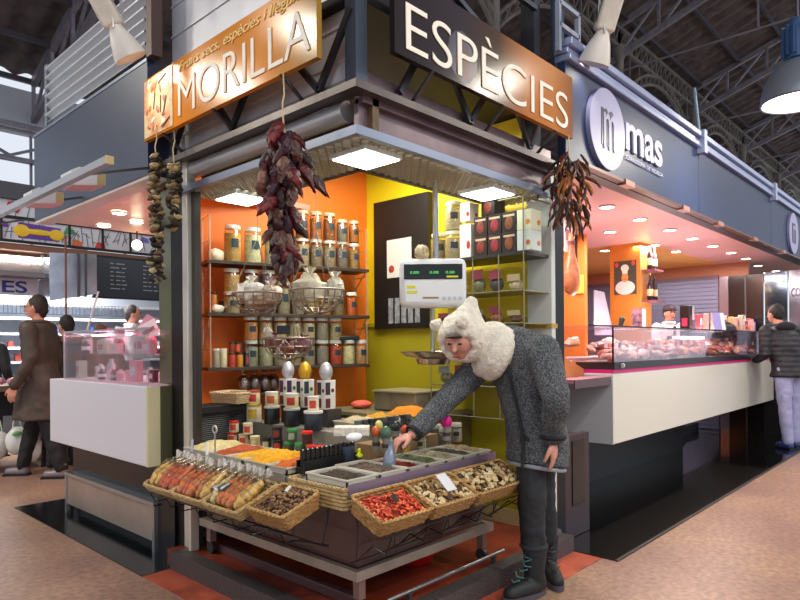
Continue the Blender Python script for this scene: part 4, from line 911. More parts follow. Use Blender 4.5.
def person(name, loc, rz, h, label, coat, trou, shoes, hair, ar, al, hem=.82, coatmat=None, hairlong=False, hat=None, lean=0, legs=(0, .0), fat=1.0, apron=None, glasses=False, lower=True, puffy=False, hood=None):
    """figure facing -Y in its own frame; ar/al = right and left arm as elbow, wrist, hand direction"""
    t = thing(name, loc, label, 'person', rz=rz); s = h/1.75
    def V(x, y, z): return Vector((x*s, (y-lean*max(0, z-.95))*s, z*s))
    hc = V(0, -.02, 1.63); sh = [V(-.185*fat, 0, 1.42), V(.185*fat, 0, 1.42)]
    body = MB(); body.ell(hc, (.074*s, .092*s, .112*s), 18, 14); body.ell(hc+Vector((0, -.02, -.055))*s, (.055*s, .065*s, .06*s), 14, 10)
    body.limb([hc+Vector((0, -.088, -.005))*s, hc+Vector((0, -.108, -.03))*s], [.012*s, .016*s], 8)
    for q in (-1, 1): body.ell(hc+Vector((q*.075, .005, -.01))*s, (.012*s, .02*s, .032*s), 8, 6)
    body.limb([V(0, .01, 1.38), V(0, 0, 1.56)], [.06*s, .052*s], 12)
    body.limb([V(-.13, 0, 1.35), V(.13, 0, 1.35)], [.07*s, .07*s]); body.limb([V(0, 0, 1.35), V(0, .02, .95)], [.10*s, .12*s])
    arms = []
    for q, (sp, a) in enumerate(((sh[0], ar), (sh[1], al))):
        e, w_, hd = Vector(a[0])*s, Vector(a[1])*s, Vector(a[2])
        body.limb([sp, e, w_], [.045*s, .036*s, .026*s], 10); hand(body, w_, hd, (0, -.2, 1) if abs(hd.z) < .7 else ((-1 if q == 0 else 1), 0, 0), (0, -1, 0) if abs(hd.z) > .7 else ((1 if q == 0 else -1), 0, 0), s, .35)
        arms.append((sp, e, w_))
    ft = []
    if lower:
        for q, x in enumerate((-.095, .095)):
            dy = legs[q]; body.limb([V(x, .02, .92), V(x, dy*.5, .5), V(x, dy, .09)], [.06*s, .045*s, .035*s], 10); ft.append((x, dy))
    skin(body, 'body', SKN, t, .011, 3)
    cm_ = coatmat or M(coat, .7, bump=.3, bs=40, var=.12, vs=8)
    c = MB(); R_ = [(hem, .185 if hem > .7 else .225, .15 if hem > .7 else .21), (.95, .165 if hem > .7 else .185, .135 if hem > .7 else .165), (1.08, .16, .125), (1.25, .185, .135), (1.38, .18, .115), (1.45, .10, .085), (1.49, .075, .075)]
    loft(c, [(V(0, .01, z), (rx*s*fat, 0, 0), (0, ry*s*fat, 0)) for z, rx, ry in R_])
    for sp, e, w_ in arms: c.limb([sp, e, w_-(w_-e)*.06], [.078*s, .062*s, .047*s], 14)
    skin(c, 'coat' if not apron else 'jacket', cm_, t, .014, 4, (.12, .03*s) if puffy else (.09, .018*s))
    MB().tube([V(.078*math.cos(g*PI/10), .002+.078*math.sin(g*PI/10), 1.49) for g in range(20)], .02*s, 8, True).build('collar', cm_, t)
    if lower:
        l = MB()
        for x, dy in ft: l.limb([V(x, .02, .95), V(x, dy*.5, .5), V(x, dy, .10)], [.105*s, .075*s, .062*s], 14)
        l.ell(V(0, .02, .93), (.17*s, .125*s, .11*s), 16, 10)
        skin(l, 'trousers', M(trou, .75, bump=.3, bs=40, var=.12, vs=10), t, .014, 3, (.08, .02*s))
        for x, dy in ft:
            b = MB(); b.limb([V(x, dy+.02, .045), V(x, dy-.13, .04)], [.045*s, .038*s], 12); b.limb([V(x, dy+.01, .12), V(x, dy+.01, .05)], [.045*s, .045*s], 12)
            o = skin(b, 'shoe', M(shoes, .35), t, .009, 2); MB().box(-.045*s, -.17*s, 0, .045*s, .06*s, .02*s).build('sole', BLK, o).location = V(x, dy, .0)
    hm = M(hair, .6, bump=.8, bs=90)
    hb = MB(); hb.ell(hc+Vector((0, .02, .022))*s, (.083*s, .092*s, .108*s), 18, 14)
    hb.v = [p for p in hb.v]
    if hairlong: hb.limb([hc+Vector((0, .05, 0))*s, hc+Vector((0, .08, -.16))*s], [.08*s, .085*s])
    hb.limb([hc+Vector((0, .05, -.03))*s, hc+Vector((0, .045, -.07))*s], [.06*s, .045*s])
    skin(hb, 'hair', hm, t, .01, 2, (.03, .012))
    # the hair must not cover the face
    for q in (-1, 1): MB().ell(hc+Vector((q*.028, -.088, .008))*s, (.012*s, .006*s, .007*s), 8, 6).build('eye', M('2a1c16', .2), t); MB().ell(hc+Vector((q*.028, -.091, .026))*s, (.017*s, .005*s, .004*s), 8, 6).build('eyebrow', hm, t)
    MB().ell(hc+Vector((0, -.088, -.065))*s, (.022*s, .006*s, .006*s), 8, 6).build('mouth', M('9a4a44', .4), t)
    if hat: MB().ell(hc+Vector((0, .01, .055))*s, (.09*s, .1*s, .075*s), 16, 10).ell(hc+Vector((0, -.09, .045))*s, (.065*s, .06*s, .01*s), 12, 6).build('cap', M(hat, .6), t)
    if apron:
        MB().prism([V(-.11, -.15, 1.3), V(.11, -.15, 1.3), V(.15, -.16, .8), V(-.15, -.16, .8)], (0, .01, 0)).build('apron', M(apron, .6), t)
        MB().prism([V(-.018, -.155, 1.44), V(.018, -.155, 1.44), V(.022, -.165, 1.2), V(0, -.165, 1.17), V(-.022, -.165, 1.2)], (0, .01, 0)).build('tie', M('241c20', .5), t)
    if glasses:
        g = MB()
        for q in (-1, 1): g.tube([hc+Vector((q*.032+.024*math.cos(a*PI/8), -.104, .006+.018*math.sin(a*PI/8)))*s for a in range(16)], .0025, 5, True); g.tube([hc+Vector((q*.056, -.102, .01))*s, hc+Vector((q*.08, 0, .008))*s], .0025, 5)
        g.build('glasses', BLK, t)
    if hood: MB().ell(V(0, .09, 1.47), (.14*s, .07*s, .06*s), 16, 10, jit=.05).build('hood', M(hood, .9, bump=.8, bs=60), t)
    return t

# the woman bending over the table
o0 = W(.70, 3.40, 0)
t = thing('person', o0, 'person in grey speckled coat and cream fleece bear hood reaching over the spice table', 'person')
def G(lat, d, z): return W(lat, d, z)-Vector((o0.x, o0.y, 0))
def D3(a, b, c): return RV*a+VV*b+Vector((0, 0, c))
sdir = D3(.6, -.8, 0)
nsh = G(.735, 3.235, 1.285); fsh = G(.50, 3.53, 1.25)
re, rw = G(.262, 3.40, 1.035), G(.062, 3.22, .865)
le, lw = G(.765, 3.10, 1.04), G(.775, 3.20, .835)
HD = G(.335, 3.335, 1.36); fd = D3(-.42, -.78, -.42).normalized()
fu = (Vector((0, 0, 1))-fd*fd.z).normalized(); fr_ = fd.cross(fu).normalized()
body = MB(); body.ell(HD+fd*.045, .08, 18, 14); body.ell(HD+fd*.055-fu*.05, .055, 14, 10)
body.limb([HD+fd*.118+fu*.012, HD+fd*.14-fu*.012], [.010, .014], 8)
body.limb([HD, G(.55, 3.38, 1.33), G(.66, 3.40, 1.14), G(.73, 3.40, .86)], [.055, .08, .10, .12])
body.limb([nsh, le, lw], [.045, .036, .026]); body.limb([fsh, re, rw], [.045, .036, .027])
hand(body, lw+Vector((0, 0, -.01)), D3(.05, .02, -1), D3(.9, -.4, 0), D3(-.5, -.8, 0), .98, .3)
hand(body, rw+D3(-.012, -.01, -.004), D3(-.85, -.5, -.30), D3(-.25, -.2, .95), D3(.5, -.85, .1), .98, .75)
LG = [(G(.70, 3.35, .84), G(.685, 3.31, .50), G(.695, 3.31, .14)), (G(.76, 3.46, .84), G(.775, 3.47, .50), G(.825, 3.55, .14))]
LT_ = [(a, b, b.lerp(c_, .72)) for a, b, c_ in LG]
for a in LG: body.limb(a, [.06, .045, .035])
skin(body, 'body', M('cf9482', .5, sss=.15), t, .006, 3)
def coat_mat():
    m = bpy.data.materials.new('grey_boucle'); m.use_nodes = True; nt = m.node_tree; N = nt.nodes; L = nt.links; b = N['Principled BSDF']; b.inputs['Roughness'].default_value = .9
    tc = N.new('ShaderNodeTexCoord'); n = N.new('ShaderNodeTexNoise'); n.inputs['Scale'].default_value = 120; n.inputs['Detail'].default_value = 3
    n2 = N.new('ShaderNodeTexNoise'); n2.inputs['Scale'].default_value = 12
    L.new(tc.outputs['Object'], n.inputs['Vector']); L.new(tc.outputs['Object'], n2.inputs['Vector'])
    r = N.new('ShaderNodeValToRGB'); e = r.color_ramp.elements; e[0].position = .38; e[0].color = lin('383b40'); e[1].position = .72; e[1].color = lin('888c92')
    L.new(n.outputs[0], r.inputs[0]); mx = N.new('ShaderNodeMixRGB'); mx.blend_type = 'MULTIPLY'; mx.inputs[0].default_value = .5; L.new(r.outputs[0], mx.inputs[1]); L.new(n2.outputs[0], mx.inputs[2]); L.new(mx.outputs[0], b.inputs['Base Color'])
    bn = N.new('ShaderNodeBump'); bn.inputs['Strength'].default_value = .8; bn.inputs['Distance'].default_value = .006; L.new(n.outputs[0], bn.inputs['Height']); L.new(bn.outputs[0], b.inputs['Normal'])
    return m
CT = coat_mat()
sp = [(G(.725, 3.37, .68), .185, .14), (G(.735, 3.39, .80), .185, .14), (G(.715, 3.40, .93), .175, .135), (G(.685, 3.40, 1.06), .18, .135), (G(.66, 3.395, 1.18), .20, .135), (G(.63, 3.39, 1.28), .19, .12), (G(.60, 3.385, 1.345), .13, .10), (G(.56, 3.38, 1.38), .08, .07)]
rings = []
for i, (c, a, b) in enumerate(sp):
    tn = (sp[min(i+1, len(sp)-1)][0]-sp[max(i-1, 0)][0]).normalized(); rings.append((c, sdir*a, tn.cross(sdir).normalized()*b))
c = MB(); loft(c, rings)
c.limb([nsh, le, lw+Vector((0, 0, .02))], [.088, .070, .056], 16); c.limb([fsh, re, rw+(re-rw)*.10], [.085, .066, .050], 16)
skin(c, 'coat', CT, t, .009, 4, (.07, .022))
fdir = D3(-.8, -.6, 0)
zp = [c_+(tn_ if False else fdir*b_*1.04)+sdir*.035 for (c_, a_, b_), tn_ in zip(sp[:-1], sp[:-1])]
MB().tube(zp, .006, 8).build('zip', M('1b1d20', .5), t)
for q in (.03,): MB().tube([p+sdir*.0+fdir*.004 for p in zp], .0085, 8).build('zip_flap', M('23262a', .8), t)
MB().tube([lw+D3(.054*math.cos(g*PI/12), .054*math.sin(g*PI/12), .012) for g in range(24)], .014, 8, True).build('cuff', M('18191c', .8), t)
ad = (rw-re).normalized(); a1 = ad.orthogonal().normalized(); a2 = ad.cross(a1)
MB().tube([rw-ad*.035, rw-ad*.0], [.050, .047], 20).build('cuff', M('18191c', .8), t)
l = MB()
for a in LT_: l.limb(a, [.084, .076, .064], 16)
l.ell(G(.735, 3.41, .82), (.105, .105, .09))
skin(l, 'trousers', M('24262b', .8, bump=.4, bs=60), t, .012, 3, (.06, .02))
MB().tube([sp[0][0]+rings[0][1]*.86*math.cos(g*PI/14)+rings[0][2]*.86*math.sin(g*PI/14)-Vector((0, 0, .012)) for g in range(28)], .012, 8, True).build('shirt_hem', M('9aa2ac', .8), t)
for i, (an, dr, lb) in enumerate(((LG[0][2], D3(-.85, -.55, 0), 'black laced boot with teal laces, nearer the camera side'), (LG[1][2], D3(.05, -1, 0), 'black boot behind the laced one'))):
    dr.normalize(); sd_ = Vector((-dr.y, dr.x, 0)); b0 = Vector((an.x, an.y, 0))
    b = MB(); b.limb([b0+Vector((0, 0, .24))-dr*.01, b0+Vector((0, 0, .12)), b0+Vector((0, 0, .06))-dr*.02], [.062, .054, .052], 16)
    b.limb([b0+Vector((0, 0, .055)), b0+dr*.09+Vector((0, 0, .052)), b0+dr*.165+Vector((0, 0, .045))], [.054, .048, .040], 14)
    bo = tag(skin(b, 'boot', M('1d1e22', .6, bump=.3, bs=60), t, .008, 2), lb)
    n = 26; out = []
    for k_ in range(n): g = 2*PI*k_/n; out.append(b0+dr*(.065+.15*math.cos(g))+sd_*.052*math.sin(g)*(1+.1*math.cos(g)))
    MB().prism([(p.x, p.y, .003) for p in out], (0, 0, .026)).build('sole', M('4c4650', .7), bo)
    lc = MB()
    for q in range(7):
        f = q/6; p = b0+dr*(.062-.0*f)+Vector((0, 0, .23)) if False else b0+dr*(.055+.085*max(0, 1-f*1.9))+Vector((0, 0, .098+.135*f))
        w_ = .03; s_ = (-1)**q
        lc.tube([p-sd_*w_*s_-dr*.01, p+dr*.006, p+sd_*w_*s_-dr*.01+Vector((0, 0, .016))], .0035, 5)
    lc.build('laces', M('4f8a86' if i == 0 else '3a3c42', .6), bo)
    MB().tube([b0+Vector((.062*math.cos(g*PI/12), .062*math.sin(g*PI/12), .262)) for g in range(24)], .014, 8, True).build('boot_cuff', M('4c4550' if i else '2c2e32', .9, bump=.5, bs=80), bo)
# fleece hood, scarf and ears
FL = M('ece4d6', .95, bump=1, bs=130, var=.06, vs=30)
rr = random.Random(2); hd = MB()
N_ = 420
for i in range(N_):
    z = 1-2*(i+.5)/N_; g = i*2.39996; u = Vector((math.sqrt(1-z*z)*math.cos(g), math.sqrt(1-z*z)*math.sin(g), z))
    q = u-fd*u.dot(fd)
    if u.dot(fd) > 0 and (q.dot(fr_)/.78)**2+((q.dot(fu)+.06)/.66)**2 < 1: continue
    hd.ell(HD+u*(.112+rr.uniform(-.004, .004)), .027, 7, 5)
pk = G(.38, 3.345, 1.54)
hd.limb([HD+Vector((0, 0, .045))-fd*.035, HD.lerp(pk, .55), pk], [.098, .077, .036], 18)
nc = G(.46, 3.385, 1.295); ax_ = (HD-G(.60, 3.385, 1.25)).normalized(); b1 = ax_.orthogonal().normalized(); b2 = ax_.cross(b1)
for rr_, off, th in ((.10, -.02, .052), (.105, -.065, .052)):
    hd.tube([nc+ax_*off+(b1*math.cos(g*PI/16)+b2*math.sin(g*PI/16))*rr_ for g in range(32)], th, 12, True)
hd.limb([G(.50, 3.38, 1.33), G(.56, 3.385, 1.33)], [.115, .085])
# keep the face opening free of the scarf tubes by lowering the front of the scarf
skin(hd, 'fleece_hood', FL, t, .0085, 2, (.018, .012))
for c_ in (G(.196, 3.36, 1.425), G(.315, 3.185, 1.435)):
    e = MB(); e.ell(c_, .030, 12, 10)
    for i in range(30): e.ell(c_+Vector((rr.gauss(0, 1), rr.gauss(0, 1), rr.gauss(0, 1))).normalized()*.027, .012, 6, 5)
    skin(e, 'hood_ear', FL, t, .006, 1, (.012, .008))
FC = HD+fd*.045
MB().ell(FC+fd*.068+fu*.052, (.045, .045, .008), 12, 8).build('hair_fringe', M('2e211c', .7), t)
for q in (-1, 1):
    MB().ell(FC+fd*.077+fr_*q*.03+fu*.016, (.012, .012, .005), 8, 6).build('eye', M('33201a', .4), t)
MB().ell(FC+fd*.086-fu*.052, (.02, .02, .007), 8, 6).build('mouth', M('a0504a', .4), t)
t = thing('metal_scoop_bottle', W(-.055, 3.13, .765), 'blue grey bottle held in the hand over the peppercorns', 'bottle')
MB().lathe([(.028, -.06), (.033, -.052), (.032, -.01), (.024, .02), (.013, .045), (.012, .07)], 20, T=Matrix.Rotation(R(8), 3, 'Y')).build('bottle_body', M('8490a4', .25, .3), t)
MB().lathe([(.014, .06), (.014, .08), (0, .082)], 16, T=Matrix.Rotation(R(8), 3, 'Y')).build('cap', M('6a7486', .3), t)

# man in the long brown coat walking past the left stall (facing -X+Y, his left side to us)
q = W(-3.70, 6.45, 0)
person('person', q, R(-132), 1.86, 'person in a long dark brown coat and glasses walking past the white counter', '4d3b30', '1d1c20', '7c7176', '2c211d',
       ((-.26, .05, 1.14), (-.27, -.08, .88), (0, -.2, -1)), ((.27, .06, 1.14), (.27, -.10, .88), (0, -.2, -1)), hem=.56, coatmat=M('473b34', .62, bump=.3, bs=12, var=.25, vs=5), legs=(-.20, .24), fat=1.12, glasses=True)
# the customer at the butcher's
q = PD_ = W(4.83, 7.85, 0)
person('person', q, R(150), 1.80, 'person in black padded jacket and pale jeans leaning at the butcher counter', '17161e', '9a9cc4', '2c3a72', '1c1618',
       ((-.27, -.06, 1.14), (-.2, -.28, 1.06), (0, -1, 0)), ((.27, -.06, 1.14), (.2, -.28, 1.06), (0, -1, 0)), hem=.86, coatmat=M('1b1922', .6, bump=.45, bs=5, wave='Z'), lean=.22, legs=(0, .08), fat=1.22, puffy=True, hood='1b1922')
# vendor with the dark cap
t = thing('platform', (6.6, 1.36, .006), 'low dark platform behind the butcher counter', 'platform'); MB().box(-.9, -.25, 0, 1.4, .3, .12).build('deck', BLK, t)
q = PY(669, 340, 1.32)
person('person', (q.x, 1.32, .127), R(-40), 1.74, 'person in white jacket, dark tie and dark cap serving behind the glass', 'e8e2e4', '26262c', '1c2030', '2a2020',
       ((-.25, -.1, 1.12), (-.12, -.3, 1.08), (0, -1, 0)), ((.25, -.1, 1.12), (.12, -.3, 1.08), (0, -1, 0)), hat='33242c', apron='3c3038')
# people beyond the left stall
q = W(-3.83, 9.0, 0); person('person', q, R(60), 1.92, 'person with dark hair and white coat working behind the far left counter', 'd8d4d8', '2a2a30', '202024', '2a2220', ((-.26, -.05, 1.14), (-.15, -.25, 1.1), (0, -1, 0)), ((.26, -.05, 1.14), (.15, -.25, 1.1), (0, -1, 0)))
q = W(-3.42, 7.2, 0); person('person', q, R(140), 1.58, 'person with brown hair and brown coat seen from behind the pink display', '5a4236', '2a2a30', '202024', '6a4630', ((-.26, 0, 1.14), (-.24, -.1, .95), (0, -.2, -1)), ((.26, 0, 1.14), (.24, -.1, .95), (0, -.2, -1)), hairlong=True)
q = W(-3.70, 7.0, 0); person('person', q, R(200), 1.68, 'person with black hair and dark coat standing beside the man in the long coat', '3c2e30', '2a2a30', '202024', '1c1818', ((-.26, 0, 1.14), (-.24, -.1, .95), (0, -.2, -1)), ((.26, 0, 1.14), (.24, -.1, .95), (0, -.2, -1)), hood='8a6a4a')
q = W(-4.95, 7.6, 0); person('person', q, R(120), 1.62, 'person in black coat at the produce table, cut by the picture edge', '1d1c22', '2a2a30', '202024', '2a2220', ((-.26, 0, 1.14), (-.24, -.1, .95), (0, -.2, -1)), ((.26, 0, 1.14), (.24, -.1, .95), (0, -.2, -1)))

# ------------------------------------------------------------------ left stall
NAVY = M('3f4a60', .35, .2, var=.1, vs=2)
t = thing('stall_fascia', (-.1, 2.8, 2.385), 'plain dark blue grey fascia above the left stall', 'fascia')
MB().box(-.02, -1.05, 0, .04, 1.02, .715).build('panel', M('3c465c', .35, .1, var=.06, vs=2), t)
MB().box(-.025, -1.05, .70, .04, 1.02, .72).build('edge_trim', M('8b95a8', .3, .5), t); MB().box(-.015, -1.05, -.02, .10, 1.02, 0).build('lower_trim', M('c9c0ba', .4), t)
MB().box(-.02, -1.052, 0, .22, -1.05, .715).build('end_panel', M('222c4e', .35), t)
t = thing('corrugated_panel', (-.1, 2.6, 3.1), 'light corrugated metal panel above the dark left fascia', 'panel')
def cf(u, v): z = .02+.48*v; return (-.02-.018*math.cos(v*2*PI*6.5), -.85+1.75*u, z)
MB().grid(cf, 2, 120).build('corrugated_sheet', M('c2cad4', .35, .5), t)
MB().box(-.03, -.93, 0, .04, -.86, 1.2).build('post', M('5a4440', .5), t); MB().box(-.03, .88, 0, .02, .93, .5).build('edge_post', M('77808c', .4, .5), t)
struct('ceiling_left', MB().box(-.06, 1.87, 2.39, 3.6, 3.8, 2.43), M('e0ab98', .3, var=.08, vs=3), smooth=False)
def downlight(p, r, label, power, col=(1, .9, .78)):
    t = thing('downlight', p, label, 'lamp', 'recessed ceiling downlights'); MB().tube([(r*math.cos(a*PI/12), r*math.sin(a*PI/12), 0) for a in range(24)], r*.14, 6, True).build('ring', WHITE, t)
    MB().lathe([(r*.95, -.004), (r*.9, .004)], 20).build('diffuser', M('fff2d8', .4, emit=power), t); return t
DL = LAMPS['down']
for i, (px, py) in enumerate(((119, 213), (136.5, 222), (104, 226))):
    p = Pz(px, py, 2.38); downlight(p, .055, 'round downlight in the pink wooden left stall ceiling, %s' % ['over the counter', 'beside the mushroom string', 'farthest in'][i], DL*2)
area('ceiling_fill_light', (1.0, 2.8, 2.3), .8, LAMPS['fascia']*1.6, (1, .86, .8))  # added fill light for the left stall, no fixture of its own
t = thing('globe_lamp', PY(137, 245, 3.7), 'small bright lamp hanging at the back of the left stall ceiling', 'lamp'); MB().ell((0, 0, 0), .045, 14, 10).build('globe', M('fff0c8', .4, emit=12), t); MB().tube([(0, 0, .04), (0, 0, .5)], .008, 6).build('stem', DSTEEL, t)
# counter
t = thing('stall_counter', (0, 2.56, 0), 'white boxed stall counter on a black base at the left', 'counter')
MB().box(-.15, -.82, .585, .02, .84, 1.075).box(.02, -.25, .585, .6, .84, 1.075).build('white_box', M('d9d7e2', .3), t, bevel=.004)
MB().box(-.15, -.845, .585, -.07, -.82, 1.075).build('end_panel', M('d8d2a8', .3), t); MB().box(-.07, -.845, .585, .02, -.82, 1.075).build('end_strip', M('55543f', .3), t)  # cream end panel has the yellow light reflected on the white box as colour
MB().box(.02, -.70, .0, .04, .84, .585).box(.04, -.25, .0, .5, .84, .585).build('black_base', M('0e1012', .15), t)
MB().box(-.02, -.92, 0, .02, -.70, .55).build('corner_base', M('0e0f11', .2), t)
kp = MB().box(-.035, -.68, .07, -.02, .82, .30); kp.build('kick_plate', M('b8aaa0', .32, .65, var=.1, vs=4), t)
MB().box(-.05, -.70, .30, .02, .84, .325).box(-.045, -.70, 0, -.015, -.67, .31).box(-.045, .81, 0, -.015, .84, .31).build('plate_frame', M('b9bdbf', .25, .85), t)
t = thing('glass_display', (0, 2.5, 1.076), 'glass display case with pink lit goods on the white counter', 'display case')
GL = glass('fffdff', .02, .05)
MB().box(-.12, -.74, 0, -.112, .68, .36).build('front_pane', GL, t); MB().box(-.12, .672, 0, .42, .68, .36).build('side_pane', GL, t); MB().box(-.12, -.74, .355, .15, .68, .362).build('top_pane', GL, t)
MB().box(-.1, -.74, .19, .09, .66, .196).build('shelf_pane', GL, t); MB().bar((-.116, -.74, .362), (-.116, .68, .362), .012).bar((-.116, .68, 0), (-.116, .68, .36), .01).build('edge_trim', M('c6cad0', .3, .7), t)
MB().box(.06, -.6, .33, .08, .6, .345).build('light_tube', M('ffb8d0', .4, emit=12), t)
MB().box(-.11, -.74, 0, .09, .66, .01).build('deck', M('efc9d6', .3), t)
rr = random.Random(17)
pk = ['e8a0b4', 'f0e8ea', 'c0406a', 'd8dce0', '8a2a44', 'e8c0cc', '5a4048', 'f4d4dc', 'b8c8b8']
nmp = ['pink', 'white', 'magenta', 'pale grey', 'dark red', 'light pink', 'brown', 'rose white', 'pale green']
for k_ in range(26):
    lvl = k_ % 2; y = 1.86+1.24*((k_//2)+rr.uniform(.1, .5))/13; x = rr.uniform(-.07, .06); ci = rr.randrange(len(pk)); hh = rr.uniform(.07, .15); z = 1.088+lvl*.187
    lb = '%s packet on the %s level of the glass display, %s from the kiosk post' % (nmp[ci], ['lower', 'upper'][lvl], ORD[k_//2])
    t = thing('food_packet', (x, y, z), lb, 'packet', 'packets in the left glass display', rz=rr.uniform(-.5, .5))
    if rr.random() < .5: MB().box(-.03, -.035, 0, .03, .035, hh).build('box', M(pk[ci], .4), t, bevel=.003); MB().box(-.0315, -.02, hh*.3, -.03, .02, hh*.7).build('label', M(pk[(ci+3) % 9], .4), t)
    else: MB().lathe([(.026, 0), (.028, .01), (.028, hh*.7), (.014, hh*.9), (.014, hh)], 14).build('jar_body', M(pk[ci], .3), t); MB().lathe([(.0285, hh*.25), (.0285, hh*.55)], 14).build('label', M(pk[(ci+4) % 9], .4), t)
for k_, (px, c_, w_) in enumerate(((150, 'f2dfe6', .13), (138, 'c8a0b0', .08), (118, 'f6eef2', .09))):
    q = PX(px, 300, .02); t = thing('sloped_price_board', (.02, q.y, 1.40), 'leaning %s price board on the glass display' % ['large white', 'striped pink', 'small white'][k_], 'board', rz=R(-47))
    T = Matrix.Rotation(R([-28, 30, 12][k_]), 4, 'Y') @ Matrix.Rotation(R(-20), 4, 'X'); MB().box(-w_/2, 0, -.02, w_/2, .008, [.10, .16, .07][k_], T).build('board', M(c_, .5), t); MB().box(-w_/3, -.002, .02, w_/3, 0, .05, T).build('print', M('b05a7a', .5), t)
# awning rail with box lamps
t = thing('awning_rail', (-.53, 2.6, 2.3), 'silver awning rail reaching out before the left fascia', 'rail')
MB().box(-.02, -1.27, -.02, .02, 1.6, .02).build('rail', M('b9bcc0', .3, .7), t); MB().box(-.021, -1.285, -.021, .021, -1.27, .021).build('end_cap', M('c9b684', .4), t)
for y in (-.9, .2, 1.3): MB().bar((.02, y, 0), (.42, y, .12), .014).build('arm', DSTEEL, t)
for i, (y, lb) in enumerate(((2.08, 'white box floodlight on the awning rail nearer the kiosk'), (2.79, 'white box floodlight on the awning rail farther from the kiosk'))):
    t = thing('box_floodlight', (-.36, y, 2.33), lb, 'lamp')
    MB().prism([(-.12, -.09, -.03), (.08, -.09, .0), (.08, -.09, .07), (-.07, -.09, .09), (-.12, -.09, .06)], (0, .18, 0)).build('housing', M('d7d9e0', .35), t, bevel=.004)
    MB().prism([(-.10, -.095, -.032), (.075, -.095, -.004), (.075, -.095, -.001), (-.10, -.095, -.028)], (0, .19, 0)).build('diffuser', M('c98f96', .4), t); MB().box(.03, -.096, .0, .08, .096, .075).build('end_bracket', M('b9ad7e', .4), t)
    MB().bar((-.1, 0, -.02), (-.17, 0, -.03), .012).build('arm', DSTEEL, t)

# ------------------------------------------------------------------ stalls across the left aisle
YS = 6.5
def FS(px, py, y=YS): return PY(px, py, y)
t = thing('stained_glass_band', (1.2, YS, 2.62), 'long stained glass panel band with dark bars over the far stall', 'panel')
fm = M('2a2422', .5, .3)
x0 = -.6
cols_ = [('yellow_shape', 'e8c01c'), ('purple_shape', '6a35b0'), ('red_shape', 'd2202c'), ('orange_shape', 'e2701c'), ('green_shape', '3aa86a')]
MB().box(-1.9, .0, 0, 1.9, .02, .26).build('white_glass', M('d6dee8', .25), t)
MB().box(-1.9, -.02, -.03, 1.9, .03, .0).box(-1.9, -.02, .25, 1.9, .03, .285).build('frame_rail', fm, t)
for x in (-1.25, -.86, -.1, .31, .68, 1.05): MB().box(x-.012, -.022, 0, x+.012, .03, .26).build('frame_bar', fm, t)
rr = random.Random(4); ld = MB()
for k_ in range(60):
    x = -1.9+3.8*k_/60; ld.bar((x, -.003, rr.uniform(.0, .1)), (x+rr.uniform(-.06, .1), -.003, rr.uniform(.15, .26)), .006); 
    if k_ % 2: ld.bar((x, -.003, rr.uniform(.05, .2)), (x+.09, -.003, rr.uniform(.05, .2)), .006)
ld.build('lead_lines', M('4a4c50', .5), t, smooth=False)
def shape(pts, col, nm): MB().prism([(x-1.2, -.004, z) for x, z in pts], (0, .003, 0)).build(nm, M(col, .3), t)
p1, p2 = FS(18, 223), FS(59, 233)
shape([(p1.x, .03), (p2.x, .03), (p2.x+.02, .2), (p1.x, .22)], '6a35b0', 'purple_shape')
mb = MB(); xm = (p1.x+p2.x)/2-1.2; mb.ell((xm-.19, -.008, .12), (.09, .004, .075), 14, 6); mb.ell((xm+.2, -.008, .11), (.09, .004, .07), 14, 6); mb.ell((xm, -.008, .12), (.2, .004, .035), 14, 6); mb.build('yellow_shape', M('f0cc20', .3), t)
for px, c_, nm in ((69, '3aa86a', 'green_shape'), (77, 'e2701c', 'orange_shape'), (100, 'd2202c', 'red_shape'), (144, '7a68d0', 'violet_shape'), (2, '6a35b0', 'violet_shape')):
    x = FS(px, 235).x; zz = .14 if 'green' in nm or 'violet' in nm else .0; shape([(x-.07, zz), (x+.07, zz), (x+.06, zz+.06), (x-.03, zz+.09)], c_, nm)
t = thing('stained_glass_transom', (.6, YS+.1, 2.9), 'upper leaded glass panel with a red star shape at the far stall', 'panel')
MB().box(-1.5, 0, 0, .35, .02, .22).build('white_glass', M('d6dee8', .25), t); ld = MB()
for k_ in range(14): x = -1.5+1.8*k_/14; ld.bar((x, -.003, 0), (x+rr.uniform(-.1, .12), -.003, .22), .006)
ld.build('lead_lines', M('4a4c50', .5), t, smooth=False)
MB().prism([(-.18, -.005, .1), (-.05, -.005, .06), (.02, -.005, .2), (-.16, -.005, .19)], (0, .003, 0)).build('red_shape', M('d2202c', .3), t)
t = thing('fascia_board', (0, YS+.05, 3.12), 'dark grey board above the leaded glass of the far stall', 'board'); MB().box(-1.5, 0, 0, .85, .06, .2).build('board', M('4c4f58', .5), t)
t = thing('far_canopy', (1.2, YS, 2.5), 'brown lit canopy strip below the stained glass band', 'canopy'); MB().box(-2, 0, 0, 2.4, 1.6, .08).build('soffit', M('8a5f48', .4), t)
for x in (-1.2, -.3, .5, 1.3): MB().ell((x, .35, -.005), (.06, .06, .01), 12, 6).build('spotlight', M('fff0d0', .4, emit=10), t)
area('canopy_light', (1.0, YS+.9, 2.45), 1.6, 160, (1, .97, .95))
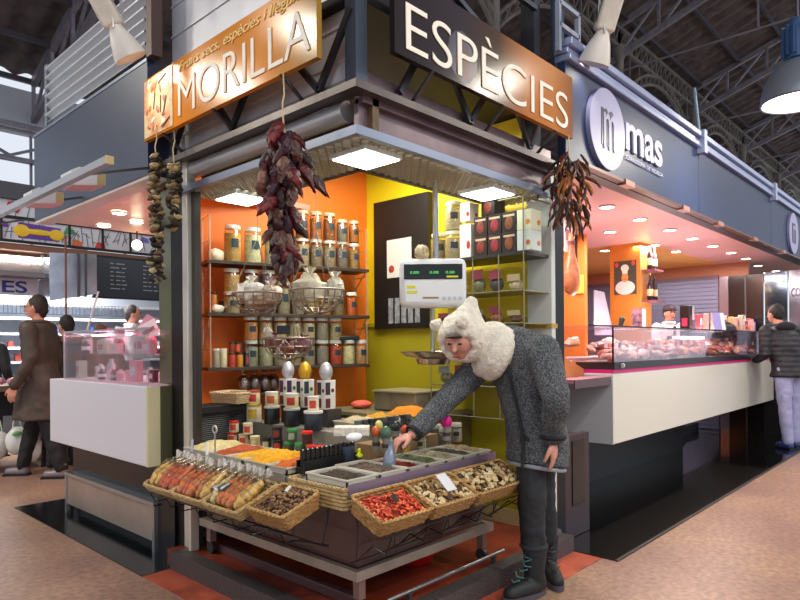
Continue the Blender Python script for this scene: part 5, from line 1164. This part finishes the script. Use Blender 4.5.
# stainless hoods, chalkboard, lettered sign
t = thing('extractor_hood', (0, 0, 0), 'tall brushed stainless hood left of the chalkboard menu', 'hood')
a, b = FS(48, 270).x, FS(89, 270).x
T = MB().hexa([(a, YS-.05, 1.9), (b, YS-.25, 2.0), (b, YS+.5, 2.0), (a, YS+.5, 1.9)], [(a, YS-.05, 2.5), (b, YS-.25, 2.5), (b, YS+.5, 2.5), (a, YS+.5, 2.5)]); T.build('hood_body', M('aeb2bd', .2, .9, var=.2, vs=3, bump=.2, bs=3), t)
MB().box(a+.28, YS-.21, 1.95, a+.30, YS-.15, 2.5).box(a+.36, YS-.22, 1.96, a+.38, YS-.16, 2.5).build('seam_strip', M('55565e', .4, .5), t)
t = thing('extractor_hood', (0, 0, 0), 'low wide stainless hood lit from above at the picture edge', 'hood')
MB().prism([(-.9, YS+.05, 2.25), (-.9, YS+.55, 2.25), (-.9, YS+.55, 2.5), (-.9, YS+.2, 2.5)], (a+.88, 0, 0)).build('hood_body', M('cfc8c4', .25, .8, var=.1, vs=3), t); MB().box(-.9, YS+.03, 2.19, a-.02, YS+.5, 2.25).build('lower_lip', M('8c8e96', .3, .7), t)
t = thing('lettered_sign', (0, YS+.35, 1.98), 'white sign with large blue letters behind the walking man', 'sign')
MB().box(-.7, 0, 0, .85, .02, .21).build('board', M('d3d9e4', .4), t); e0, e1, e2, e3 = [FS(p_, 285, YS+.35).x for p_ in (2, 27, 39, 50)]; text('ES', e0, .03, e1-e0, .15, M('2446a8', .4), t, T=frame((0, -.004, 0), (1, 0, 0), (0, 0, 1), (0, -1, 0)), bold=.02); text('S', e2, .03, e3-e2, .15, M('2446a8', .4), t, T=frame((0, -.004, 0), (1, 0, 0), (0, 0, 1), (0, -1, 0)), bold=.02)
t = thing('chalkboard_menu', (0, YS-.1, 1.98), 'dark chalkboard menu with faint white writing at the far stall', 'board')
a2, b2_ = FS(90, 270).x, FS(158, 270).x
MB().box(a2, 0, 0, b2_, .03, .52).build('board', M('2e3a46', .3), t); MB().box(a2-.01, -.01, -.02, b2_+.01, .035, 0).box(a2-.01, -.01, .52, b2_+.01, .035, .54).build('frame', M('17181a', .4), t)
wt = MB(); rr = random.Random(8)
for r_ in range(7):
    for c_ in range(2):
        x = a2+.22+.44*c_
        for w_ in range(3): L_ = rr.uniform(.03, .07); wt.box(x+w_*.075, -.002, .44-.055*r_, x+w_*.075+L_, 0, .452-.055*r_)
wt.build('chalk_writing', M('a9b6c0', .6), t)
# cold case wall and shelves behind
t = thing('cold_case_wall', (1.3, YS+1.5, 0), 'long white refrigerated wall case with lit shelves at the far stall', 'case')
MB().box(-3, .3, 0, 2.6, .35, 2.5).build('back_panel', M('b9c6d6', .5), t)
for z in (1.12, 1.32, 1.52, 1.74, 1.95): MB().box(-3, -.1, z-.02, 2.6, .3, z+.015).build('case_shelf', M('d9dde2', .35), t); 
for z in (1.30, 1.72): MB().box(-3, -.12, z, 2.6, -.1, z+.03).build('shelf_light', M('f2f6ff', .4, emit=2.2), t)
MB().box(-3, -.2, .0, 2.6, .3, .95).build('case_base', M('5c6068', .4), t)
rr = random.Random(12)
for k_ in range(40):
    c_ = rr.choice(['d8c84a', 'c8506a', '5a7a4a', '3a6ab0', 'e0e0e4', 'c08040', 'b04a40', '8a8f9a']); z = rr.choice([1.135, 1.335, 1.535]); x = -1.4+3.4*k_/40
    o = MB().box(-.035, -.03, 0, .035, .03, rr.uniform(.07, .13)).build('grocery_box', M(c_, .5), bevel=.004); o.location = (1.3+x, YS+1.47, z); tag(o, 'small coloured grocery box on the far refrigerated shelves', 'box', 'groceries on the far cold shelves')
t = thing('wire_fence_shelf', (.9, YS+.9, 1.78), 'wire rail with grey bars above the far cold shelves', 'rack'); mb = MB()
for k_ in range(60): mb.bar((-1.5+.05*k_, 0, 0), (-1.5+.05*k_, 0, .14), .008)
mb.bar((-1.5, 0, 0), (1.5, 0, 0), .012); mb.bar((-1.5, 0, .14), (1.5, 0, .14), .012); mb.build('wire_front', M('7b828e', .4, .5), t, smooth=False)
t = thing('thin_pole', FS(66, 300, 5.6), 'thin brown pole with a small white number card', 'pole'); t.location.z = 0
MB().tube([(0, 0, 0), (0, 0, 2.6)], .012, 8).build('pole', M('7a5040', .5), t); MB().box(-.05, -.03, 1.46, .05, -.02, 1.58).build('card', M('e6e6ea', .5), t); text('8', -.015, 1.49, .03, .05, M('333338', .5), t, T=frame((0, -.032, 0), (1, 0, 0), (0, 0, 1), (0, -1, 0)), name='number')
t = thing('counter_scale', FS(85, 330, 5.9), 'beige counter scale with slanted white arm across the aisle', 'scale'); t.location.z = 1.06
MB().box(-.11, -.08, 0, .11, .08, .38).build('body', M('cfc8b8', .4), t, bevel=.01); MB().tube([(.0, 0, .38), (.20, .1, .95)], .012, 8).build('arm', M('e6d8d8', .4), t)
# far counter
t = thing('far_counter', (1.6, 5.75, 0), 'long glass fronted counter across the left aisle', 'counter')
MB().box(-1.0, 0, 0, 2.3, .7, .9).build('body', M('6e6a72', .4), t); MB().box(-1.0, -.02, .9, 2.3, .72, .94).build('worktop', M('c9ccd2', .3, .4), t); MB().box(-1.0, 0, .94, 2.3, .006, 1.28).build('front_pane', glass('f0f6fa', .03, .15), t)
rr = random.Random(14)
for k_ in range(26):
    c_ = rr.choice(['c8807a', 'b05048', 'e0c0b8', 'd8b040', '7a8a4a', 'e8e4e0']); o = MB().ell((0, 0, .03), (.06, .08, .035), 10, 6, jit=.12, rnd=rr).build('meat_cut', M(c_, .5)); o.location = (.7+3.1*k_/26, 5.75+rr.uniform(.15, .5), .945); tag(o, 'small cut of food on the far glass fronted counter', 'food', 'food on the far counter')
# produce table at the picture edge
t = thing('produce_table', W(-4.28, 7.0, 0), 'black draped produce table behind the walking man', 'table', rz=R(0))
MB().box(-.85, -.3, .86, .25, .3, .92).build('tabletop', M('8a6a58', .5), t); MB().box(-.83, -.28, .60, .23, .28, .86).build('drape', M('17161a', .8), t)
for x in (-.8, -.3, .2):
    for y in (-.26, .26): MB().box(x-.02, y-.02, 0, x+.02, y+.02, .6).build('leg', BLK, t)
MB().box(-.8, -.27, .22, .2, .27, .25).build('stretcher', BLK, t)
pt = t.location
rr = random.Random(6)
for k_ in range(18):
    c_, n_ = rr.choice([('d8b83a', 'yellow'), ('b0502c', 'red brown'), ('d88aa0', 'pink'), ('5a6a2a', 'green')]); o = MB().ell((0, 0, .03), .038, 10, 8).build('fruit', M(c_, .5)); o.location = (pt.x-.78+.056*k_, pt.y+rr.uniform(-.2, .2), .922); tag(o, 'round ripe fruit on the black draped table', 'fruit', 'fruit on the draped table')
for i, (dx, dz) in enumerate(((-.25, .05), (.0, .1), (.18, .02))):
    q = W(-4.02+dx*.8, 6.6, .25+dz); t = thing('carrier_bag', q, 'white plastic carrier bag hanging by the table legs, %s' % ['leftmost', 'middle one with green print', 'next to the walking man'][i], 'bag')
    MB().ell((0, 0, 0), (.11, .08, .15), 12, 8, jit=.08).build('bag_body', M('dcdcd8', .4, bump=.5, bs=10), t); MB().tube([(-.04, 0, .13), (-.02, 0, .26), (.02, 0, .26), (.04, 0, .13)], .008, 6).build('handle', M('c8d8c0', .4), t)
    if i == 1: MB().ell((-.02, -.075, .08), (.05, .012, .03), 10, 6).build('green_print', M('8ac48a', .5), t)

# ------------------------------------------------------------------ butcher stall
FAS = M('26345a', .42, .0, var=.08, vs=1.5, spec=.35)
t = thing('stall_fascia', (1.9, 0, 2.53), 'long navy blue fascia of the butcher stall with metal gutter', 'fascia')
for a, b in ((.0, 2.65), (2.66, 5.46), (5.47, 10.5)): MB().box(a, 0, 0, b, .06, .67).build('panel', FAS, t, bevel=.003)
gm = M('aab4d6', .3, .5)
for i, (y, z0_, z1_) in enumerate(((-.04, .67, .715), (-.02, .72, .76), (-.05, .765, .82))): MB().box(-.0, y, z0_, 10.5, .08, z1_).build('gutter_rib', gm, t, bevel=.008)
for x in (2.65, 5.46): MB().box(x-.04, -.07, .62, x+.04, 0, .84).build('bracket', M('b6c0dc', .35, .3), t)
MB().box(-.0, -.10, -.03, 10.5, -.04, -.01).build('awning_track', M('6a4a40', .4, .4), t); MB().box(0, -.04, -.035, 10.5, .06, 0).build('lower_edge', M('2a2024', .4), t)
for x in (.7, 1.9, 2.9, 4.2, 5.6): MB().box(x, -.11, -.045, x+.16, -.05, -.005).build('track_joint', M('b08478', .4, .4), t)
MB().tube([(2.6, -.02, .82), (2.6, .02, 1.25)], .018, 8).build('gutter_pipe', M('6c7f90', .4, .4), t)
MB().tube([(.45, .3, .5), (.45, .3, 2.6)], .05, 10).build('gutter_pipe', M('39465e', .4, .4), t); [MB().bar(p_, q_, .03).build('bracket_bar', M('a8b0c4', .4, .2), t) for p_, q_ in (((-.05, .02, .72), (-.05, .02, 1.05)), ((.22, .02, .72), (.22, .02, 1.05)), ((-.05, .02, 1.05), (.22, .02, 1.05)), ((-.05, .02, .9), (.22, .02, .9)))]
def roundel(x, label, r=.29):
    t = thing('logo_sign', (x, -.012, 2.875), label, 'sign')
    MB().lathe([(r, -.02), (r, .02), (0, .02)], 48, T=Matrix.Rotation(R(90), 3, 'X')).build('disc', M('aeaed4', .45), t)
    MB().lathe([(r*.995, -.022), (r*1.01, -.02), (r*1.01, .018)], 48, T=Matrix.Rotation(R(90), 3, 'X')).build('disc_edge', M('8f93bb', .3), t)
    F_ = frame((0, -.022, 0), (1, 0, 0), (0, 0, 1), (0, -1, 0)); F2 = frame((0, -.026, 0), (1, 0, 0), (0, 0, 1), (0, -1, 0))
    text('m', -.115, -.13, .21, .27, M('1c2448', .4), t, 'emblem', F_, bold=.01); text('m', -.085, -.15, .19, .26, M('aeaed4', .4), t, 'emblem_face', F2, bold=.0)
    return t
roundel(2.48, 'round lilac disc sign with a letter m beside the word mas')
roundel(8.55, 'round lilac disc sign far along the blue fascia')
t = thing('name_sign', (2.8, -.006, 2.74), 'pale raised word mas with small line beneath on the blue fascia', 'sign'); F_ = frame((0, -.006, 0), (1, 0, 0), (0, 0, 1), (0, -1, 0))
LT = M('c6c8e6', .45)
text('mas', .02, .07, .74, .215, LT, t, T=F_, ext=.008, bold=.02); text('CARNISSERIA DE VEDELLA', .03, .0, .76, .032, LT, t, T=F_, name='small_lettering', bold=.01)
PK = M('eab4b2', .35, var=.05, vs=2)
struct('ceiling_right', MB().box(1.86, .065, 2.5, 12, .9, 2.53).box(1.86, .9, 2.5, 5.4, 3.2, 2.53), PK, smooth=False)
struct('ceiling_inner', MB().box(5.4, .9, 2.5, 12, 3.2, 2.53), M('f0b458', .4), smooth=False)
dls = [(607, 207), (640, 219.5), (670, 230), (692, 238.5), (713, 246), (731, 252.7), (746, 258.5), (758, 265.5), (767, 272.5), (776, 271), (610, 232), (605, 250.5), (654.5, 245), (676, 251.5)]
wr_ = ['over the ham', 'above the chef picture', 'third along the front', 'fourth along the front', 'fifth along the front', 'sixth along the front', 'seventh along the front', 'eighth along the front', 'ninth along the front', 'last along the front', 'inner row over the orange wall', 'beside the chef pillar', 'inner row before the bottles', 'inner row over the vendor']
for i, (px, py) in enumerate(dls): downlight(Pz(px, py, 2.493), .062, 'round downlight in the pink butcher ceiling, '+wr_[i], DL*2.4)
for x in (2.6, 4.0, 5.6, 7.4): area('ceiling_fill_light', (x, .75, 2.46), .5, LAMPS['fascia'], (1, .82, .78))  # added fill lights along the butcher stall, no fixtures of their own
area('ceiling_fill_light', (6.6, 2.0, 2.46), .8, 45, (1, .92, .9)); area('ceiling_fill_light', (3.2, 2.0, 2.46), .8, 20, (1, .85, .8))  # added fill lights for the dim inner walls, no fixtures
struct('wall_orange', MB().box(4.4, 1.12, 0, 4.46, 2.2, 2.5), M('e8863a', .5), smooth=False)
struct('wall_pink', MB().box(4.4, 3.2, 0, 12, 3.3, 2.5).box(1.86, 3.2, 0, 4.4, 3.3, 2.5), M('c98a84', .5), smooth=False)
struct('wall_partition', MB().box(1.80, .25, .1, 1.86, 3.2, 2.5), M('3a2a34', .3), smooth=False)
struct('wall_end', MB().box(8.3, .5, 0, 8.36, 3.2, 2.5), M('b57a5a', .5), smooth=False)
struct('wall_pillar', MB().box(5.4, .92, 0, 5.72, 1.29, 2.5), M('d08436', .45, var=.05, vs=3), smooth=False)
# pictures and fittings
t = thing('chef_picture', (5.39, 1.10, 1.90), 'poster of a cook in a white hat on the orange pillar', 'picture')
MB().box(0, -.135, 0, .008, .135, .40).build('sheet', M('4a4c44', .4), t)
MB().ell((-.002, 0, .08), (.002, .12, .085), 16, 8).build('white_coat_print', M('ece0dc', .5), t); MB().ell((-.004, 0, .20), (.002, .042, .055), 14, 8).build('face_print', M('e09a5a', .5), t)
MB().ell((-.005, 0, .31), (.002, .05, .045), 14, 8).box(-.006, -.032, .245, -.004, .032, .29).build('hat_print', M('f0ead8', .5), t)
MB().ell((-.003, .10, .355), (.002, .022, .03), 10, 6).ell((-.003, -.10, .365), (.002, .022, .03), 10, 6).build('red_print', M('d84a3a', .5), t); MB().ell((-.006, 0, .18), (.001, .025, .008), 10, 6).build('beard_print', M('c0702c', .5), t)
t = thing('shutter', (8.28, 1.7, 0), 'closed grey roller shutter at the end of the butcher stall', 'shutter'); mb = MB()
for k_ in range(36): mb.box(-.02, -.8, .02+.063*k_, .0, 1.5, .02+.063*k_+.05); 
mb.box(-.005, -.8, 0, .01, 1.5, 2.28); mb.build('slats', M('777a94', .4, .3), t, smooth=False); MB().box(-.03, -.8, 2.27, .02, 1.5, 2.33).build('head_rail', M('6a5464', .4), t)
t = thing('dark_doors', (8.28, .58, 0), 'tall dark double doors beside the grey shutter', 'door', ); MB().box(-.02, -.28, 0, .0, .18, 2.3).build('door_leaf', M('1b1719', .2, coat=.3), t); MB().box(-.03, -.06, 0, -.02, -.04, 2.3).build('centre_post', M('4a4044', .4), t)
MB().box(-.03, .18, 0, .0, .30, 2.3).build('steel_frame', M('a8a4b4', .2, .8), t)
t = thing('steel_mirror', (8.26, .1, .0), 'tall steel mirror panels reflecting the market hall', 'mirror'); MB().box(0, -.1, 1.1, .02, .18, 2.32).build('mirror', M('6f8494', .08, .95, var=.3, vs=3), t); MB().box(0, -.42, 1.1, .02, -.12, 2.32).build('lettered_mirror', M('a0a4b4', .12, .9, var=.3, vs=4), t)
text('CORT', -.0, 1.95, .2, .12, M('26262c', .4), t, T=frame((-.004, -.15, 0), (0, -1, 0), (0, 0, 1), (-1, 0, 0)))
t = thing('wall_photo', (8.2, -.9, 1.75), 'dark framed picture at the far right edge', 'picture'); MB().box(0, -.4, 0, .03, .42, .5).build('photo', M('26343a', .3, c2='3f5a5c', vs=4), t); MB().box(-.005, -.42, -.03, .035, .44, 0).box(-.005, -.42, .5, .035, .44, .53).build('frame', BLK, t)
# bottle shelves beside the pillar
t = thing('bottle_shelf', (5.42, .86, 1.80), 'small shelf of dark bottles on the side of the orange pillar', 'shelf')
for z in (0, .36): MB().box(0, -.10, z, .27, .06, z+.02).build('shelf_board', M('7c4450', .4), t)
for k_ in range(2):
    for j in (0, 1):
        tt = thing('wine_bottle', (5.48+.14*k_, .84, 1.821+.36*j), 'dark bottle on the %s shelf beside the pillar, %s from it' % (['lower', 'upper'][j], ORD[k_]), 'bottle', 'bottles beside the pillar')
        MB().lathe([(.032, 0), (.034, .01), (.034, .17), (.014, .22), (.013, .29)], 14).build('bottle_body', M('2c2024', .15), tt); MB().lathe([(.0345, .05), (.0345, .13)], 14).build('label', M('d8b890', .5), tt)
# ham
def ham(loc, label, s=1):
    t = thing('cured_ham', loc, label, 'ham'); b = MB()
    loft(b, [((0, 0, z*s), (a_*s, 0, 0), (0, b_*s, 0)) for z, a_, b_ in ((-.52, .03, .02), (-.48, .08, .06), (-.40, .105, .075), (-.28, .10, .07), (-.18, .07, .05), (-.10, .04, .035), (0, .03, .028), (.06, .035, .03), (.10, .02, .015))])
    b.build('ham_leg', M('dd9468', .4, c2='c05a34', vs=9), t, ang=180); MB().tube([(0, 0, .06*s), (0, 0, .33)], .004, 6).build('cord', M('d8c8a8', .6), t); MB().lathe([(.034*s, -.02*s), (.038*s, .02*s)], 12).build('wrap', M('7a3440', .5), t); return t
ham((3.15, .62, 2.20), 'large cured ham hanging from the ceiling by the black post', .88)
t = thing('paper_bundle', (3.25, .70, 2.14), 'white printed paper hanging beside the ham', 'paper'); MB().box(-.07, -.005, 0, .07, .005, .36).build('sheet', M('e6dcdc', .5), t); MB().box(-.05, -.007, .1, .05, -.005, .2).build('print', M('b05060', .5), t)
t = thing('wall_plaque', (4.38, 1.17, 1.86), 'small yellow lit notice on the edge of the orange wall', 'notice'); MB().box(0, -.04, 0, .015, .04, .2).build('plate', M('f0c050', .4), t)
t = thing('ceiling_speaker', (4.38, 1.25, 2.3), 'narrow dark box high on the orange wall', 'speaker'); MB().box(0, -.05, -.15, .02, .03, .2).build('body', M('2c2424', .5), t)
# counter, glass and shelf
t = thing('butcher_counter', (3.0, .18, 0), 'long white floating butcher counter with black and magenta bands', 'counter')
MB().box(0, 0, .5, 5.3, .85, 1.075).build('white_box', M('e0dcd2', .25, coat=.3), t, bevel=.004)
MB().box(-.012, .0, .5, -.001, .85, 1.06).build('end_panel', M('c2c6cc', .3), t)
MB().box(0, -.004, 1.076, 5.3, .85, 1.105).build('magenta_band', M('d0247c', .35), t); MB().box(0, -.012, 1.106, 5.3, .85, 1.165).build('black_band', M('28262a', .3), t); MB().tube([(.12, -.02, 1.135), (.14, -.02, 1.135)], .02, 12).build('lock_plate', M('c8c8cc', .3), t)
MB().box(.3, .55, 0, 3.2, .85, .5).build('recessed_base', M('141215', .35, spec=.3), t)
GLb = glass('fdf6fa', .02, .10)
for a, b in ((0, 1.15), (1.16, 2.4), (2.41, 3.5), (3.51, 4.6)): MB().box(a, .0, 1.166, b, .006, 1.455).build('front_pane', GLb, t)
MB().box(-.35, .02, 1.455, 4.75, .42, 1.461).build('top_pane', GLb, t); MB().box(-.006, .0, 1.166, 0, .8, 1.455).build('side_pane', GLb, t)
MB().bar((-.4, .0, 1.46), (4.75, .0, 1.46), .012).bar((0, 0, 1.16), (0, 0, 1.46), .012).bar((4.7, 0, 1.16), (4.7, 0, 1.46), .03).build('glass_frame', M('2e2a30', .35, .4), t)
MB().box(2.9, .5, 1.36, 3.9, .55, 1.40).build('light_tube', M('ffe0e8', .4, emit=5), t); MB().box(0, .5, 1.166, 4.6, .84, 1.19).build('deck', M('c8b4b8', .3, .4), t)
for x in (3.6, 5.2, 6.8): area('upward_fill_light', (x, .60, 1.47), .35, LAMPS['case'], (1, .82, .80), rot=(PI, 0, 0))  # added lights aimed upward to brighten the pink ceiling, no fixtures
area('case_light', (4.9, .45, 1.45), .35, 2.2, (1, .8, .84)); area('case_light', (3.7, .45, 1.45), .35, 2.2, (1, .8, .84)); area('case_light', (6.3, .45, 1.45), .35, 2.2, (1, .8, .84))
rr = random.Random(19)
meats = [('9a3a38', 'raw red'), ('b87468', 'pink'), ('c8a890', 'pale fatty'), ('8a4a34', 'dark cured'), ('e0a050', 'golden crusted'), ('a08c84', 'grey pink'), ('9a5a3a', 'brown roast'), ('d0bcb0', 'white')]
for k_ in range(150):
    x = 3.08+4.5*(k_+rr.random())/150; c_, n_ = meats[rr.randrange(8)] if x > 4.8 else meats[rr.choice([1, 2, 3, 5, 7, 6])]; y = .18+rr.uniform(.06, .45); z = 1.17+max(0, (y-.24))*.35
    s_ = rr.uniform(.7, 1.35); o = MB().ell((0, 0, .03*s_), (.045*s_, .06*s_, .032*s_), 9, 6, jit=.22, rnd=rr).build('meat_piece', M(c_, .35, bump=.4, bs=30, var=.25, vs=25)); o.location = (x, y, z); o.rotation_euler = (rr.uniform(-.6, .6), rr.uniform(-.6, .6), rr.uniform(0, 3))
    tag(o, 'cut of %s meat heaped behind the butcher glass' % n_, 'meat', '%s meat behind the glass' % n_)
rr = random.Random(23)
for k_ in range(22):
    x = 3.1+4.4*(k_+rr.random())/22; t = thing('price_flag', (x, .18+rr.uniform(.02, .2), 1.2), 'small price flag stuck among the meats, %s stretch of the glass' % ('near' if k_ < 8 else 'middle' if k_ < 15 else 'far'), 'price flag', 'price flags, %s' % ('near' if k_ < 8 else 'middle' if k_ < 15 else 'far'))
    MB().tube([(0, 0, 0), (0, 0, .1)], .002, 5).build('stick', BLK, t); MB().box(-.03, -.002, .08, .03, .002, .125).build('flag', M(rr.choice(['e8e0e0', '2a2a2c', 'c83a5a']), .5), t)
t = thing('side_shelf', (2.72, .2, 0), 'grey side shelf at the near end of the butcher counter', 'shelf')
MB().box(-.35, .0, 1.02, .26, .75, 1.05).build('shelf_board', M('c79aa8', .25, .2), t); MB().box(-.35, -.01, .985, .26, .0, 1.05).build('front_edge', M('6c5a60', .3, .4), t); MB().box(-.30, .68, 0, .26, .74, 1.02).build('back_panel', M('5c5f6c', .4), t)
t = thing('ramp_box', (2.85, .42, 1.05), 'sloping wooden box heaped with nuts on the side shelf', 'box')
MB().prism([(-.38, 0, 0), (.12, 0, 0), (.12, 0, .06), (-.38, 0, .22)], (0, .34, 0)).build('wooden_box', M('c07a44', .5, var=.1, vs=10), t, bevel=.004)
rr = random.Random(29)
for k_ in range(60):
    u = rr.random(); o = MB().ell((0, 0, 0), (.016, .013, .011), 7, 5, jit=.1, rnd=rr).build('nut', M(rr.choice(['c8804a', 'b0683a', 'd89a5a']), .5)); o.location = (2.49+.47*u, .44+rr.random()*.3, 1.05+.225-.16*u+.008); tag(o, 'small brown nut on the sloping wooden box', 'nut', 'nuts on the sloping box')
o = MB().ell((0, 0, 0), (.06, .04, .05), 12, 8, jit=.2).build('snack_bag', M('e8b83a', .3)); o.location = (2.62, .70, 1.30); tag(o, 'yellow bag on top of the nut box', 'bag')
o = MB().prism([(-.10, 0, 0), (.11, 0, 0), (.06, 0, .42), (-.05, 0, .44)], (0, .012, 0)).build('price_board', M('8a818f', .5)); o.location = (3.78, .62, 1.40); o.rotation_euler = (R(-10), 0, R(-30)); tag(o, 'tall white price board leaning behind the corner glass', 'board')
o = MB().limb([(0, 0, 0), (.05, .0, .08)], [.018, .03], 8).build('slicer_lever', BLK); o.location = (3.98, .55, 1.47); tag(o, 'black machine lever beside the white price board', 'handle')
# goods on and behind the glass
t = thing('till_scale', (6.41, .75, 1.17), 'tall black till scale with red digits beside the vendor', 'scale'); MB().box(-.05, -.06, 0, .06, .06, .62).build('body', M('161216', .3), t, bevel=.008); MB().box(-.055, -.03, .36, -.05, .03, .46).build('digits_panel', M('d02040', .4, emit=1.5), t); MB().box(.07, -.05, .45, .16, .05, .62).build('printer', M('c8c0c8', .4), t)
t = thing('black_dome_cover', (7.15, .55, 1.461), 'black dome cover on the glass counter', 'cover'); MB().ell((0, 0, .03), (.42, .16, .12), 20, 10).build('dome', M('1c1418', .4), t); MB().tube([(0, 0, .14), (0, 0, .24)], .025, 10).build('handle', BLK, t)
rr = random.Random(37)
for k_ in range(42):
    x = 6.62+1.6*(k_+rr.random())/42; c_, n_ = rr.choice([('e0988c', 'pink'), ('f0dcd4', 'white'), ('b84a50', 'red'), ('d8a060', 'tan'), ('8a7ab0', 'lilac'), ('c8b0a0', 'beige')])
    if 6.75 < x < 7.5: x += .8
    hh = rr.uniform(.08, .24); t = thing('wrapped_product', (x, .35+rr.uniform(0, .35), 1.462), '%s wrapped product on top of the glass counter' % n_, 'packet', '%s products on the glass counter' % n_, rz=rr.uniform(-.7, .7))
    MB().box(-.035, -.03, 0, .035, .03, hh).build('pack', M(c_, .35, var=.15, vs=30), t, bevel=.008); MB().box(-.02, -.0315, hh*.4, .02, -.03, hh*.75).build('label', M(rr.choice(['f0f0f4', '8a3048', '4a5a90']), .4), t)
for k_, (x, c_) in enumerate(((6.75, 'dfe0f0'), (7.75, 'e8ecf0'), (6.6, '8a86c0'))):
    o = MB().box(-.05, -.006, 0, .05, .006, .24).build('standing_card', M(c_, .4)); o.location = (x, .42, 1.465); o.rotation_euler = (R(-14), 0, R(-40)); tag(o, '%s card standing among the wrapped products' % ['pale lilac', 'tall white', 'violet'][k_], 'card')
t = thing('poster_stand', (4.87, .75, 1.47), 'small collage panel beside the pillar with white card', 'panel'); MB().box(-.0, -.08, 0, .02, .06, .23).build('panel', M('5a4258', .4, c2='c89aa8', vs=18), t); MB().box(-.05, -.09, .02, .02, -.08, .22).build('card', M('e0d6dc', .4), t)
t = thing('black_cabinet', (1.86, .02, 0), 'dark plum cabinet panel with black window under the side shelf', 'cabinet')
MB().box(0, 0, .01, .38, .05, .70).build('panel', M('34272e', .4), t); MB().box(.13, -.006, .22, .30, 0, .66).build('black_window', M('060606', .15), t); MB().box(0, .05, .01, .3, .5, .70).build('body', M('241b20', .5), t)
t = thing('dark_backing', (7.0, 2.0, .006), 'added dark block behind the vendor, backing the dark space under the butcher counter', 'cabinet'); MB().box(-2, -.2, 0, 1.2, .2, 1.0).build('body', M('1a1618', .4), t); MB().box(-2, -.21, 1.0, 1.2, .21, 1.03).build('worktop', M('5c5660', .3), t)  # added to keep the open space under the counter dark
t = thing('mirror_gap_block', (8.26, -.12, .006), 'added dark block covering a bright gap under the steel mirror panels', 'plinth'); MB().box(0, -.3, 0, .04, .64, 1.08).build('body', M('161417', .4), t)  # added to shut off a bright gap where the space is only dark
t = thing('reflective_strip', (1.87, .06, 1.02), 'glossy plum post with coloured reflections by the side shelf', 'post'); MB().box(0, 0, 0, .05, .05, 1.47).build('strip', M('2a1a2c', .08, .5), t)
